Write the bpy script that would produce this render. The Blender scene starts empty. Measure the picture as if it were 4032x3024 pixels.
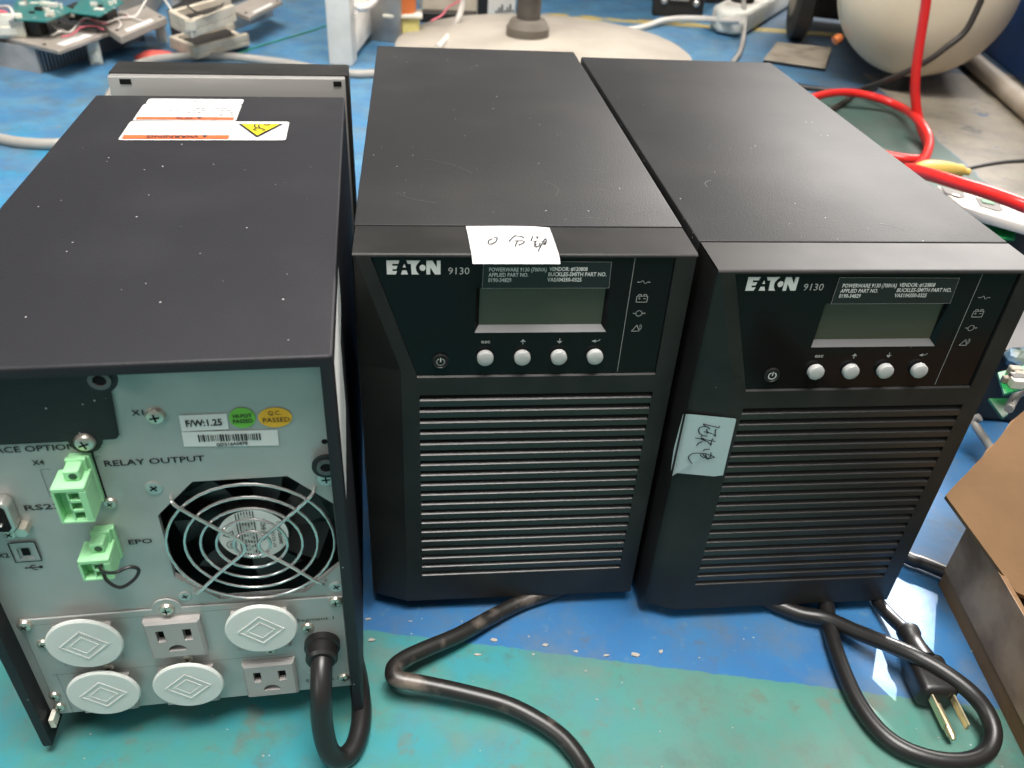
import bpy, bmesh, math, random
from mathutils import Vector, Matrix
random.seed(7)
S = bpy.context.scene
COL = S.collection

# ------------------------------------------------------------------ camera
CAM_H = 0.4079
PITCH, ROLL, FPX = 0.6180, 0.0649, 3247.0          # focal length in pixels of the 4032 px wide photograph
cp, sp, cr, sr = math.cos(PITCH), math.sin(PITCH), math.cos(ROLL), math.sin(ROLL)
FWD = Vector((0, cp, -sp)); UP0 = Vector((0, sp, cp)); RT0 = Vector((1, 0, 0))
RT = cr*RT0 + sr*UP0; UP = -sr*RT0 + cr*UP0
cam_d = bpy.data.cameras.new('camera'); cam = bpy.data.objects.new('camera', cam_d); COL.objects.link(cam)
M3 = Matrix((RT, UP, -FWD)).transposed()
cam.matrix_world = Matrix.Translation((0, 0, CAM_H)) @ M3.to_4x4()
cam_d.sensor_width = 36; cam_d.lens = 36*FPX/4032; cam_d.clip_start = 0.01; cam_d.clip_end = 60
cam_d.dof.use_dof = True; cam_d.dof.focus_distance = 0.43; cam_d.dof.aperture_fstop = 14
S.camera = cam

# ------------------------------------------------------------------ light
world = bpy.data.worlds.new('World'); S.world = world; world.use_nodes = True
bg = world.node_tree.nodes['Background']; bg.inputs[0].default_value = (1.0, 0.97, 0.93, 1); bg.inputs[1].default_value = 0.22

def lamp(name, kind, loc, target, energy, color, size=1, size_y=None, **k):
    d = bpy.data.lights.new(name, kind); d.energy = energy; d.color = color
    if kind == 'AREA':
        d.shape = 'RECTANGLE'; d.size = size; d.size_y = size_y or size
    for a, b in k.items(): setattr(d, a, b)
    o = bpy.data.objects.new(name, d); COL.objects.link(o); o.location = loc
    o.rotation_euler = (Vector(target)-Vector(loc)).to_track_quat('-Z', 'Y').to_euler()
    return o
lamp('ceiling_light', 'AREA', (0.15, 0.0, 2.3), (-0.12, 0.30, 0), 17, (1, 0.965, 0.92), 1.3, 0.8, spread=math.radians(75))
lamp('ceiling_light', 'AREA', (-0.4, 0.75, 2.3), (-0.25, 1.75, 0), 17, (1, 0.955, 0.90), 1.4, 0.4, spread=math.radians(85))
lamp('window_light', 'AREA', (2.1, 3.4, 2.05), (0.3, 0.4, 0.1), 120, (1, 0.95, 0.90), 1.8, 1.1)
lamp('front_fill_light', 'AREA', (-1.6, -1.6, 1.6), (-0.1, 0.3, 0.1), 13, (0.93, 1.0, 0.97), 1.2, 1.0)  # added fill from behind the camera, no window known there
BEAM = Vector((0.240, 0.343, 0))
lamp('sunbeam', 'SPOT', BEAM+Vector((0.33, 0.76, 0.56))*3.6, BEAM, 2300, (1, 0.98, 0.95), spot_size=math.radians(1.15), spot_blend=0.25, shadow_soft_size=0.012)

S.view_settings.view_transform = 'Standard'; S.view_settings.look = 'None'
S.view_settings.exposure = 0.25; S.view_settings.gamma = 1.0
S.render.engine = 'CYCLES'; S.cycles.use_denoising = True; S.cycles.max_bounces = 6
try: S.cycles.sample_clamp_indirect = 4.0
except Exception: pass

# ------------------------------------------------------------------ helpers
def ray(px, py):
    return FWD + RT*((px-2016)/FPX) - UP*((py-1512)/FPX)
def at(px, py, z=0.0):
    """point at height z seen at photograph pixel px, py"""
    d = ray(px, py); t = (z-CAM_H)/d.z
    return Vector((0, 0, CAM_H)) + d*t
def aty(px, py, Y):
    d = ray(px, py); return Vector((0, 0, CAM_H)) + d*(Y/d.y)
def zz1(x, y): return (x*0.67812, y*0.67812)
def zz2(x, y): return (1200+x*0.5877, y*0.5877)
def zz3(x, y): return (2400+x*0.73779, y*0.73779)
def zz4(x, y): return (3000+x*0.48224, 300+y*0.48224)
def zz5(x, y): return (1300+x*0.63291, 2250+y*0.63291)
def zz6(x, y): return (2600+x*0.64738, 2250+y*0.64738)
def zz9(x, y): return (2900+x*0.51175, y*0.51175)

class MB:
    def __init__(s): s.bm = bmesh.new()
    def poly(s, pts):
        try: return s.bm.faces.new([s.bm.verts.new(p) for p in pts])
        except ValueError: return None
    def box(s, x0, x1, y0, y1, z0, z1, bevel=0, seg=2, mat=None):
        vs = [s.bm.verts.new((x, y, z)) for z in (z0, z1) for y in (y0, y1) for x in (x0, x1)]
        fs = [s.bm.faces.new([vs[i] for i in q]) for q in ((0,2,3,1),(4,5,7,6),(0,1,5,4),(2,6,7,3),(0,4,6,2),(1,3,7,5))]
        if mat is not None: bmesh.ops.transform(s.bm, matrix=mat, verts=vs)
        if bevel:
            es = list({e for f in fs for e in f.edges})
            bmesh.ops.bevel(s.bm, geom=es, offset=bevel, segments=seg, profile=0.5, affect='EDGES')
        return s
    def prism(s, pts, vec, bevel=0, seg=2):
        """closed planar outline pushed along vec"""
        vec = Vector(vec); n = len(pts)
        a = [s.bm.verts.new(p) for p in pts]; b = [s.bm.verts.new(Vector(p)+vec) for p in pts]
        fs = [s.bm.faces.new(a), s.bm.faces.new(b[::-1])]
        for i in range(n): fs.append(s.bm.faces.new([a[i], b[i], b[(i+1) % n], a[(i+1) % n]]))
        bmesh.ops.recalc_face_normals(s.bm, faces=fs)
        if bevel:
            es = list({e for f in fs for e in f.edges})
            bmesh.ops.bevel(s.bm, geom=es, offset=bevel, segments=seg, profile=0.5, affect='EDGES')
        return s
    def lathe(s, prof, o, axis, n=32, cap=True):
        """prof: (radius, distance along axis) from start to end"""
        axis = Vector(axis).normalized(); o = Vector(o)
        u = axis.orthogonal().normalized(); v = axis.cross(u)
        rings = []
        for r, h in prof:
            rings.append([s.bm.verts.new(o+axis*h+(u*math.cos(2*math.pi*i/n)+v*math.sin(2*math.pi*i/n))*r) for i in range(n)])
        for A, B in zip(rings, rings[1:]):
            for i in range(n): s.bm.faces.new([A[i], A[(i+1) % n], B[(i+1) % n], B[i]])
        if cap:
            s.bm.faces.new(rings[0][::-1]); s.bm.faces.new(rings[-1])
        return s
    def tube(s, pts, r, n=10, smooth=6, closed=False, cap=True):
        P = [Vector(p) for p in pts]
        if smooth:
            Q = []; m = len(P)
            rng = range(m) if closed else range(m-1)
            for i in rng:
                p0 = P[(i-1) % m] if closed else P[max(i-1, 0)]; p1 = P[i]; p2 = P[(i+1) % m]
                p3 = P[(i+2) % m] if closed else P[min(i+2, m-1)]
                for k in range(smooth):
                    t = k/smooth
                    Q.append(0.5*((2*p1)+(p2-p0)*t+(2*p0-5*p1+4*p2-p3)*t*t+(3*p1-p0-3*p2+p3)*t**3))
            if not closed: Q.append(P[-1])
            P = Q
        m = len(P); rings = []; u = None
        for i in range(m):
            a = P[(i-1) % m] if (closed or i > 0) else P[i]
            b = P[(i+1) % m] if (closed or i < m-1) else P[i]
            t = (b-a)
            t = t.normalized() if t.length > 1e-9 else Vector((0, 0, 1))
            u = t.orthogonal().normalized() if u is None else (u-t*u.dot(t)).normalized()
            v = t.cross(u); rr = r(i/(m-1)) if callable(r) else r
            rings.append([s.bm.verts.new(P[i]+(u*math.cos(2*math.pi*k/n)+v*math.sin(2*math.pi*k/n))*rr) for k in range(n)])
        prs = list(zip(rings, rings[1:]))
        if closed: prs.append((rings[-1], rings[0]))
        for A, B in prs:
            for k in range(n): s.bm.faces.new([A[k], A[(k+1) % n], B[(k+1) % n], B[k]])
        if cap and not closed:
            s.bm.faces.new(rings[0][::-1]); s.bm.faces.new(rings[-1])
        return s
    def sheet(s, outer, holes, f3, depth=0, dvec=None):
        """flat outline with holes filled; f3 maps 2-D to 3-D; the holes get walls along dvec"""
        es = []
        for loop in [outer]+holes:
            vs = [s.bm.verts.new(f3(*p)) for p in loop]
            le = [s.bm.edges.new((vs[i], vs[(i+1) % len(vs)])) for i in range(len(vs))]
            es += le
            if dvec is not None and loop is not outer:
                d = Vector(dvec); ws = [s.bm.verts.new(v.co+d) for v in vs]
                for i in range(len(vs)):
                    j = (i+1) % len(vs); s.bm.faces.new([vs[i], vs[j], ws[j], ws[i]])
        bmesh.ops.triangle_fill(s.bm, use_beauty=True, use_dissolve=False, edges=es)
        return s
    def ribbon(s, pts, w, f3):
        """pen stroke of width w in a plane"""
        P = [Vector((p[0], p[1])) for p in pts]
        for i, (a, b) in enumerate(zip(P, P[1:])):
            d = b-a
            if d.length < 1e-9: continue
            d.normalize(); n = Vector((-d.y, d.x))*w/2; e = d*w*0.35
            q = [a-e+n, a-e-n, b+e-n, b+e+n]
            s.poly([f3(v.x, v.y) for v in q])
        return s
    def text(s, string, size, f3, x, y, align='LEFT', bold=0, sx=1.0, shear=0, w=None):
        cu = bpy.data.curves.new('t', 'FONT'); cu.body = string; cu.size = size; cu.align_x = align
        cu.offset = bold; cu.shear = shear; cu.resolution_u = 2
        ob = bpy.data.objects.new('t', cu); me = bpy.data.meshes.new_from_object(ob)
        if w: sx = w/max(1e-6, max(v.co.x for v in me.vertices)-min(v.co.x for v in me.vertices))
        vs = [s.bm.verts.new(f3(x+v.co.x*sx, y+v.co.y)) for v in me.vertices]
        for p in me.polygons:
            try: s.bm.faces.new([vs[i] for i in p.vertices])
            except ValueError: pass
        bpy.data.objects.remove(ob); bpy.data.curves.remove(cu); bpy.data.meshes.remove(me)
        return s
    def build(s, name, mat, parent=None, smooth=True, angle=32, recalc=True):
        bm = s.bm
        if recalc: bmesh.ops.recalc_face_normals(bm, faces=bm.faces)
        for f in bm.faces: f.smooth = smooth
        for e in bm.edges:
            if len(e.link_faces) == 2 and e.calc_face_angle(0) > math.radians(angle): e.smooth = False
        me = bpy.data.meshes.new(name); bm.to_mesh(me); bm.free()
        me.materials.append(mat)
        o = bpy.data.objects.new(name, me); COL.objects.link(o)
        if parent: o.parent = parent
        return o
def thing(name, label, cat, loc=(0, 0, 0), rz=0, group=None):
    o = bpy.data.objects.new(name, None); COL.objects.link(o); o.location = loc; o.rotation_euler = (0, 0, rz)
    o.empty_display_size = 0.03
    return tag(o, label, cat, group)
def tag(o, label, cat, group=None):
    o['label'] = label; o['category'] = cat
    if group: o['group'] = group
    return o
def copy_tree(o, parent=None):
    c = o.copy(); COL.objects.link(c)
    if parent: c.parent = parent
    for ch in list(o.children): copy_tree(ch, c)
    return c
def circ(cx, cy, r, n=24, a0=0, a1=2*math.pi, ry=None):
    full = abs(a1-a0-2*math.pi) < 1e-6
    k = n if full else n+1
    return [(cx+r*math.cos(a0+(a1-a0)*i/n), cy+(ry or r)*math.sin(a0+(a1-a0)*i/n)) for i in range(k)]
def rrect(x0, x1, y0, y1, r, n=5):
    o = []
    for cx, cy, a in ((x1-r, y1-r, 0), (x0+r, y1-r, 90), (x0+r, y0+r, 180), (x1-r, y0+r, 270)):
        o += circ(cx, cy, r, n, math.radians(a), math.radians(a+90))
    return o

# ------------------------------------------------------------------ materials
def mat(name, base, rough=0.5, metal=0.0, spec=0.5, bump=None, mottle=None, specks=None, coat=0, trans=0, sss=0):
    m = bpy.data.materials.new(name); m.use_nodes = True; nt = m.node_tree; N = nt.nodes; Lk = nt.links
    p = N['Principled BSDF']; p.inputs['Base Color'].default_value = (*base, 1)
    p.inputs['Roughness'].default_value = rough; p.inputs['Metallic'].default_value = metal
    p.inputs['Specular IOR Level'].default_value = spec; p.inputs['Coat Weight'].default_value = coat
    p.inputs['Transmission Weight'].default_value = trans
    if sss:
        p.inputs['Subsurface Weight'].default_value = sss; p.inputs['Subsurface Radius'].default_value = (0.004, 0.004, 0.004); p.inputs['Subsurface Scale'].default_value = 1
    tc = N.new('ShaderNodeTexCoord'); oi = N.new('ShaderNodeObjectInfo')
    va = N.new('ShaderNodeVectorMath'); va.operation = 'ADD'
    Lk.new(tc.outputs['Object'], va.inputs[0]); Lk.new(oi.outputs['Location'], va.inputs[1])
    vec = va.outputs[0]; colsock = None
    def noise(scale, detail=3):
        n = N.new('ShaderNodeTexNoise'); n.inputs['Scale'].default_value = scale; n.inputs['Detail'].default_value = detail
        Lk.new(vec, n.inputs['Vector']); return n
    def ramp(sock, a, b):
        r = N.new('ShaderNodeMapRange'); r.inputs['From Min'].default_value = a; r.inputs['From Max'].default_value = b
        Lk.new(sock, r.inputs['Value']); return r.outputs[0]
    def mix(fac, c0, c1):
        x = N.new('ShaderNodeMix'); x.data_type = 'RGBA'; Lk.new(fac, x.inputs['Factor'])
        for i, c in ((6, c0), (7, c1)):
            if isinstance(c, tuple): x.inputs[i].default_value = (*c, 1)
            else: Lk.new(c, x.inputs[i])
        return x.outputs[2]
    if mottle:                                            # (scale, other colour, lo, hi)
        colsock = mix(ramp(noise(mottle[0], 5).outputs['Fac'], mottle[2], mottle[3]), base, mottle[1])
        rr = N.new('ShaderNodeMapRange'); rr.inputs['To Min'].default_value = rough*0.95; rr.inputs['To Max'].default_value = min(1, rough*1.08)
        Lk.new(noise(mottle[0]*1.7).outputs['Fac'], rr.inputs['Value']); Lk.new(rr.outputs[0], p.inputs['Roughness'])
    if specks:                                            # (scale, size, colour, share)
        v = N.new('ShaderNodeTexVoronoi'); v.inputs['Scale'].default_value = specks[0]; Lk.new(vec, v.inputs['Vector'])
        d = N.new('ShaderNodeMath'); d.operation = 'LESS_THAN'; Lk.new(v.outputs['Distance'], d.inputs[0])
        sepc = N.new('ShaderNodeSeparateColor'); Lk.new(v.outputs['Color'], sepc.inputs[0])
        sz = N.new('ShaderNodeMath'); sz.operation = 'MULTIPLY'; Lk.new(sepc.outputs[1], sz.inputs[0]); sz.inputs[1].default_value = specks[1]
        Lk.new(sz.outputs[0], d.inputs[1])
        g = N.new('ShaderNodeMath'); g.operation = 'LESS_THAN'; Lk.new(sepc.outputs[0], g.inputs[0]); g.inputs[1].default_value = specks[3]
        a = N.new('ShaderNodeMath'); a.operation = 'MULTIPLY'; Lk.new(d.outputs[0], a.inputs[0]); Lk.new(g.outputs[0], a.inputs[1])
        colsock = mix(a.outputs[0], colsock or base, specks[2])
    if colsock: Lk.new(colsock, p.inputs['Base Color'])
    if bump:                                              # (scale, strength, distance)
        b = N.new('ShaderNodeBump'); b.inputs['Strength'].default_value = bump[1]; b.inputs['Distance'].default_value = bump[2]
        Lk.new(noise(bump[0], 4).outputs['Fac'], b.inputs['Height']); Lk.new(b.outputs[0], p.inputs['Normal'])
    return m
K = {}
K['powder'] = mat('black_powder_coat', (0.010, 0.010, 0.011), 0.52, spec=0.46, bump=(1000, 0.6, 0.00022), mottle=(16, (0.018, 0.017, 0.0165), 0.48, 0.75), specks=(230, 0.115, (0.36, 0.355, 0.34), 0.18))
K['powder_blue'] = mat('blue_black_powder_coat', (0.0085, 0.0085, 0.0115), 0.56, spec=0.40, bump=(1000, 0.6, 0.00022), mottle=(16, (0.015, 0.015, 0.018), 0.48, 0.75), specks=(230, 0.115, (0.36, 0.355, 0.34), 0.16))
K['bezel'] = mat('black_bezel_plastic', (0.011, 0.0105, 0.010), 0.46, spec=0.34, bump=(2600, 0.12, 0.0002), mottle=(30, (0.020, 0.019, 0.018), 0.4, 0.7), specks=(150, 0.06, (0.4, 0.4, 0.38), 0.10))
K['louvre'] = mat('louvre_plastic', (0.012, 0.0115, 0.011), 0.36, spec=0.62, bump=(2600, 0.10, 0.0002))
K['gloss'] = mat('gloss_black_panel', (0.005, 0.005, 0.006), 0.12, spec=0.20, specks=(170, 0.05, (0.5, 0.5, 0.48), 0.06))
K['sticker_black'] = mat('black_label_film', (0.010, 0.011, 0.013), 0.25, spec=0.5)
K['lcd'] = mat('lcd_glass', (0.056, 0.057, 0.040), 0.16, spec=0.5)
K['dark'] = mat('dark_recess', (0.006, 0.006, 0.006), 0.8, spec=0.2)
K['grey_key'] = mat('grey_key_plastic', (0.42, 0.42, 0.41), 0.42)
K['trim'] = mat('silver_trim', (0.15, 0.15, 0.15), 0.38, metal=0.3)
K['trim_dark'] = mat('dull_nut', (0.12, 0.12, 0.12), 0.4, metal=0.6)
K['scratch'] = mat('scratch_grey', (0.11, 0.11, 0.105), 0.5)
K['print'] = mat('white_print', (0.62, 0.62, 0.60), 0.55)
K['print_grey'] = mat('grey_print', (0.36, 0.36, 0.35), 0.55)
K['ink'] = mat('black_ink', (0.012, 0.012, 0.014), 0.6)
K['pen'] = mat('pen_ink', (0.02, 0.022, 0.03), 0.6)
K['pen_light'] = mat('pencil_line', (0.02, 0.02, 0.022), 0.6)
K['zinc'] = mat('zinc_panel', (0.44, 0.44, 0.42), 0.42, metal=0.32, mottle=(60, (0.39, 0.40, 0.385), 0.3, 0.8), bump=(900, 0.05, 0.0002))
K['steel'] = mat('bright_steel', (0.60, 0.58, 0.55), 0.36, metal=0.75)
K['chrome'] = mat('chrome_wire', (0.66, 0.645, 0.63), 0.20, metal=0.85)
K['screw'] = mat('screw_steel', (0.72, 0.66, 0.57), 0.34, metal=0.9)
K['paper'] = mat('white_paper', (0.47, 0.47, 0.465), 0.8)
K['paper_blue'] = mat('pale_blue_paper', (0.37, 0.49, 0.49), 0.7, mottle=(40, (0.42, 0.49, 0.51), 0.35, 0.7))
K['label'] = mat('white_label', (0.74, 0.74, 0.72), 0.5)
K['label_top'] = mat('white_warning_label', (0.50, 0.50, 0.49), 0.6)
K['hub'] = mat('hub_label', (0.88, 0.87, 0.84), 0.5)
K['orange'] = mat('orange_band', (0.50, 0.10, 0.025), 0.5)
K['yellow'] = mat('warning_yellow', (0.55, 0.44, 0.012), 0.5)
K['lime'] = mat('green_sticker', (0.16, 0.50, 0.05), 0.5)
K['amber'] = mat('amber_sticker', (0.86, 0.46, 0.02), 0.5)
K['terminal'] = mat('green_terminal', (0.33, 0.68, 0.36), 0.42, spec=0.4)
K['terminal_dark'] = mat('terminal_hole', (0.02, 0.07, 0.03), 0.6)
K['outlet'] = mat('grey_outlet', (0.37, 0.345, 0.33), 0.45)
K['cap'] = mat('milky_cap', (0.66, 0.67, 0.635), 0.40, sss=0.25)
K['fan'] = mat('fan_plastic', (0.010, 0.010, 0.010), 0.35)
K['rubber'] = mat('black_cord', (0.012, 0.011, 0.011), 0.36, spec=0.5, bump=(400, 0.05, 0.0005))
K['rubber_dusty'] = mat('dusty_cord', (0.013, 0.012, 0.011), 0.36, spec=0.5, mottle=(55, (0.15, 0.122, 0.10), 0.54, 0.72))
K['foot'] = mat('rubber_foot', (0.012, 0.012, 0.012), 0.7)
K['brass'] = mat('plug_prong', (0.72, 0.62, 0.40), 0.35, metal=0.9)
K['card'] = mat('cardboard', (0.185, 0.102, 0.044), 0.85, mottle=(25, (0.155, 0.083, 0.036), 0.35, 0.7), bump=(300, 0.1, 0.001))
K['tape'] = mat('clear_tape', (0.36, 0.245, 0.155), 0.5, mottle=(34, (0.20, 0.12, 0.068), 0.42, 0.66), spec=0.2)
K['alu'] = mat('dusty_aluminium', (0.46, 0.41, 0.36), 0.5, metal=0.35, mottle=(30, (0.38, 0.33, 0.28), 0.35, 0.7))
K['beige'] = mat('beige_sheet_metal', (0.56, 0.50, 0.40), 0.5, mottle=(30, (0.42, 0.36, 0.27), 0.4, 0.75))
K['heatsink'] = mat('lit_fin_metal', (0.27, 0.33, 0.38), 0.45, metal=0.2)  # fins kept paler than the body so they look lit
K['fin_shade'] = mat('fin_gap_shade', (0.015, 0.018, 0.022), 0.5)  # near-black body puts the shade between the fins into its colour
K['heatsink_end'] = mat('heatsink_end', (0.45, 0.43, 0.41), 0.5, metal=0.2, mottle=(30, (0.34, 0.32, 0.30), 0.4, 0.7))
K['pcb'] = mat('teal_circuit_board', (0.02, 0.17, 0.16), 0.4, mottle=(60, (0.09, 0.17, 0.15), 0.5, 0.7), specks=(110, 0.35, (0.55, 0.58, 0.55), 0.25))
K['pcb_green'] = mat('green_circuit_board', (0.01, 0.20, 0.05), 0.4)
K['nylon'] = mat('cream_nylon', (0.70, 0.68, 0.58), 0.45)
K['white'] = mat('white_paint', (0.82, 0.775, 0.70), 0.45, mottle=(25, (0.66, 0.62, 0.56), 0.4, 0.75))
K['wire_white'] = mat('white_wire', (0.66, 0.62, 0.57), 0.5)
K['wire_pink'] = mat('pink_wire', (0.60, 0.14, 0.18), 0.5)
K['grey_cable'] = mat('grey_cable', (0.33, 0.31, 0.28), 0.5)
K['red_rag'] = mat('red_vinyl', (0.62, 0.10, 0.08), 0.6)
K['silver_box'] = mat('silver_can', (0.42, 0.40, 0.37), 0.35, metal=0.7, mottle=(20, (0.3, 0.28, 0.26), 0.4, 0.7))
K['blue_plastic'] = mat('blue_plastic', (0.03, 0.12, 0.50), 0.4)
K['green_tape'] = mat('green_tape', (0.02, 0.28, 0.12), 0.4)
K['copper'] = mat('copper_winding', (0.75, 0.22, 0.07), 0.35, metal=0.6)
K['yellow_film'] = mat('yellow_film', (0.62, 0.56, 0.20), 0.35)
K['disc'] = mat('dusty_cast_base', (0.42, 0.375, 0.315), 0.75, mottle=(9, (0.34, 0.30, 0.25), 0.4, 0.7), bump=(60, 0.2, 0.002))
K['pole'] = mat('dark_pole', (0.06, 0.05, 0.043), 0.5, mottle=(30, (0.10, 0.085, 0.07), 0.4, 0.7))
K['collar'] = mat('dusty_collar', (0.14, 0.12, 0.095), 0.65)
K['tank'] = mat('cream_tank_paint', (0.74, 0.64, 0.48), 0.42, mottle=(7, (0.66, 0.56, 0.41), 0.4, 0.7))
K['black_metal'] = mat('black_painted_metal', (0.012, 0.011, 0.010), 0.5, mottle=(14, (0.035, 0.028, 0.022), 0.45, 0.7))
K['red_hose'] = mat('red_air_hose', (0.75, 0.025, 0.022), 0.25, spec=0.55)
K['brown_cable'] = mat('brown_black_cable', (0.040, 0.034, 0.028), 0.45)
K['pipe'] = mat('cream_pipe', (0.50, 0.43, 0.35), 0.5, mottle=(20, (0.42, 0.34, 0.26), 0.4, 0.7))
K['blue_wall'] = mat('blue_panel_paint', (0.012, 0.055, 0.19), 0.5, mottle=(10, (0.01, 0.04, 0.13), 0.4, 0.7))
K['strip'] = mat('power_strip_plastic', (0.66, 0.66, 0.60), 0.4, mottle=(30, (0.5, 0.48, 0.42), 0.5, 0.75))
K['plate'] = mat('grimy_plate', (0.36, 0.31, 0.245), 0.55, mottle=(28, (0.16, 0.13, 0.10), 0.45, 0.75))
K['clip'] = mat('yellow_clip', (0.66, 0.44, 0.10), 0.45)
K['crumple'] = mat('pale_blue_plastic', (0.10, 0.19, 0.28), 0.4, mottle=(60, (0.16, 0.20, 0.17), 0.45, 0.6))
K['flake'] = mat('pale_flakes', (0.33, 0.315, 0.28), 0.7)

# ------------------------------------------------------------------ floor
def floor_material():
    m = bpy.data.materials.new('painted_floor'); m.use_nodes = True; nt = m.node_tree; N = nt.nodes; Lk = nt.links
    p = N['Principled BSDF']
    geo = N.new('ShaderNodeNewGeometry'); sep = N.new('ShaderNodeSeparateXYZ'); Lk.new(geo.outputs['Position'], sep.inputs[0])
    X, Y = sep.outputs[0], sep.outputs[1]
    def math_(op, a, b=None, c=None):
        n = N.new('ShaderNodeMath'); n.operation = op
        for i, v in enumerate((a, b, c)):
            if v is None: continue
            if isinstance(v, (int, float)): n.inputs[i].default_value = v
            else: Lk.new(v, n.inputs[i])
        return n.outputs[0]
    def noise(scale, detail=4, rough=0.55):
        n = N.new('ShaderNodeTexNoise'); n.inputs['Scale'].default_value = scale; n.inputs['Detail'].default_value = detail
        n.inputs['Roughness'].default_value = rough; Lk.new(geo.outputs['Position'], n.inputs['Vector']); return n.outputs['Fac']
    def sm(v, a, b):
        r = N.new('ShaderNodeMapRange'); r.interpolation_type = 'SMOOTHSTEP'
        r.inputs['From Min'].default_value = a; r.inputs['From Max'].default_value = b; Lk.new(v, r.inputs['Value']); return r.outputs[0]
    def mix(f, a, b):
        x = N.new('ShaderNodeMix'); x.data_type = 'RGBA'; Lk.new(f, x.inputs['Factor'])
        for i, c in ((6, a), (7, b)):
            if isinstance(c, tuple): x.inputs[i].default_value = (*c, 1)
            else: Lk.new(c, x.inputs[i])
        return x.outputs[2]
    mul = lambda a, b: math_('MULTIPLY', a, b)
    n_big, n_mid, n_fine = noise(5), noise(22, 6), noise(110, 5)
    # blue coat; behind the units, scuffs and a pale glossy haze painted in
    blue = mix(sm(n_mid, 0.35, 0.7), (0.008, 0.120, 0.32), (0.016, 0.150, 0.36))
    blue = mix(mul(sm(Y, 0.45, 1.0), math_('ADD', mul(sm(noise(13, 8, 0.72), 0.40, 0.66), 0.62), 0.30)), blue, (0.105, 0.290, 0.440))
    blue = mix(mul(sm(X, -0.25, -0.40), mul(sm(Y, 1.25, 1.0), sm(noise(24, 6, 0.65), 0.44, 0.60))), blue, (0.012, 0.24, 0.44))
    blue = mix(mul(sm(n_fine, 0.60, 0.70), 0.45), blue, (0.10, 0.20, 0.28))
    wear = mul(sm(noise(14, 8, 0.7), 0.66, 0.72), sm(X, 1.2, 0.2))
    blue = mix(wear, blue, (0.24, 0.24, 0.22))
    # teal coat in front
    teal = mix(sm(noise(16, 6, 0.6), 0.42, 0.62), (0.036, 0.225, 0.205), (0.012, 0.235, 0.275))
    teal = mix(sm(X, -0.01, 0.13), teal, mix(sm(n_mid, 0.4, 0.65), (0.045, 0.205, 0.168), (0.075, 0.215, 0.175)))
    teal = mix(mul(sm(noise(34, 8, 0.7), 0.55, 0.66), 0.62), teal, (0.125, 0.125, 0.095))
    teal = mix(mul(sm(noise(13, 7, 0.7), 0.55, 0.68), 0.55), teal, (0.05, 0.115, 0.10))
    line = math_('ADD', math_('MULTIPLY', X, 0.0712), math_('ADD', Y, -0.3065))
    line = math_('ADD', line, mul(math_('ADD', noise(120, 3), -0.5), 0.004))
    front = sm(line, 0.0008, -0.0008)
    # teal walkway strip at the right
    wob = mul(math_('ADD', n_mid, -0.5), 0.03)
    strip = mul(sm(math_('ADD', X, wob), 0.651, 0.646), sm(math_('ADD', Y, wob), 1.535, 1.53))
    strip = mul(strip, sm(X, 0.30, 0.305)); strip = mul(strip, sm(Y, 0.75, 0.76))
    teal_r = mix(sm(n_mid, 0.4, 0.65), (0.045, 0.105, 0.090), (0.070, 0.140, 0.120))
    # bare concrete to the right
    conc = mix(sm(noise(10, 7, 0.65), 0.35, 0.68), (0.34, 0.29, 0.22), (0.25, 0.215, 0.17))
    conc = mix(sm(noise(26, 6, 0.6), 0.62, 0.66), conc, (0.06, 0.13, 0.28))
    conc = mix(sm(noise(7, 6, 0.6), 0.60, 0.63), conc, (0.13, 0.12, 0.11))
    cmask = mul(sm(math_('ADD', X, wob), 0.648, 0.651), sm(math_('ADD', math_('ADD', Y, math_('MULTIPLY', X, -0.35)), mul(math_('ADD', n_big, -0.5), 0.25)), 1.46, 1.43))
    cmask = mul(cmask, sm(Y, 0.6, 0.62))
    dblue = mix(sm(n_mid, 0.35, 0.65), (0.022, 0.075, 0.16), (0.05, 0.11, 0.19))
    blue = mix(mul(sm(X, 0.42, 0.62), sm(Y, 1.3, 1.5)), blue, dblue)
    # yellow line far back
    yl = math_('ADD', Y, math_('MULTIPLY', X, 0.02))
    ym = mul(mul(sm(yl, 2.035, 2.04), sm(yl, 2.085, 2.08)), sm(noise(9, 5), 0.42, 0.5)); ym = mul(ym, sm(X, 0.0, 0.05))
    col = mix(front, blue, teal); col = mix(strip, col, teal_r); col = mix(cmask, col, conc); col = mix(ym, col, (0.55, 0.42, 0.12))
    grey = mix(sm(noise(11, 7, 0.7), 0.35, 0.70), (0.15, 0.155, 0.14), (0.075, 0.085, 0.075))
    col = mix(math_('ADD', mul(sm(noise(19, 8, 0.72), 0.42, 0.68), 0.42), 0.13), col, grey)
    # grime and tiny pale chips
    col = mix(mul(sm(noise(45, 6, 0.7), 0.58, 0.72), 0.55), col, (0.10, 0.085, 0.065))
    col = mix(mul(sm(noise(6.5, 9, 0.75), 0.55, 0.66), 0.38), col, (0.085, 0.08, 0.066))
    v = N.new('ShaderNodeTexVoronoi'); v.inputs['Scale'].default_value = 160; Lk.new(geo.outputs['Position'], v.inputs['Vector'])
    sc = N.new('ShaderNodeSeparateColor'); Lk.new(v.outputs['Color'], sc.inputs[0])
    chip = mul(math_('LESS_THAN', v.outputs['Distance'], mul(sc.outputs[1], 0.10)), math_('LESS_THAN', sc.outputs[0], 0.05))
    col = mix(chip, col, (0.32, 0.36, 0.34))
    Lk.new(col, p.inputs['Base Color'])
    r = N.new('ShaderNodeMapRange'); r.inputs['To Min'].default_value = 0.30; r.inputs['To Max'].default_value = 0.62
    Lk.new(n_mid, r.inputs['Value']); Lk.new(r.outputs[0], p.inputs['Roughness'])
    p.inputs['Specular IOR Level'].default_value = 0.4
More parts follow.
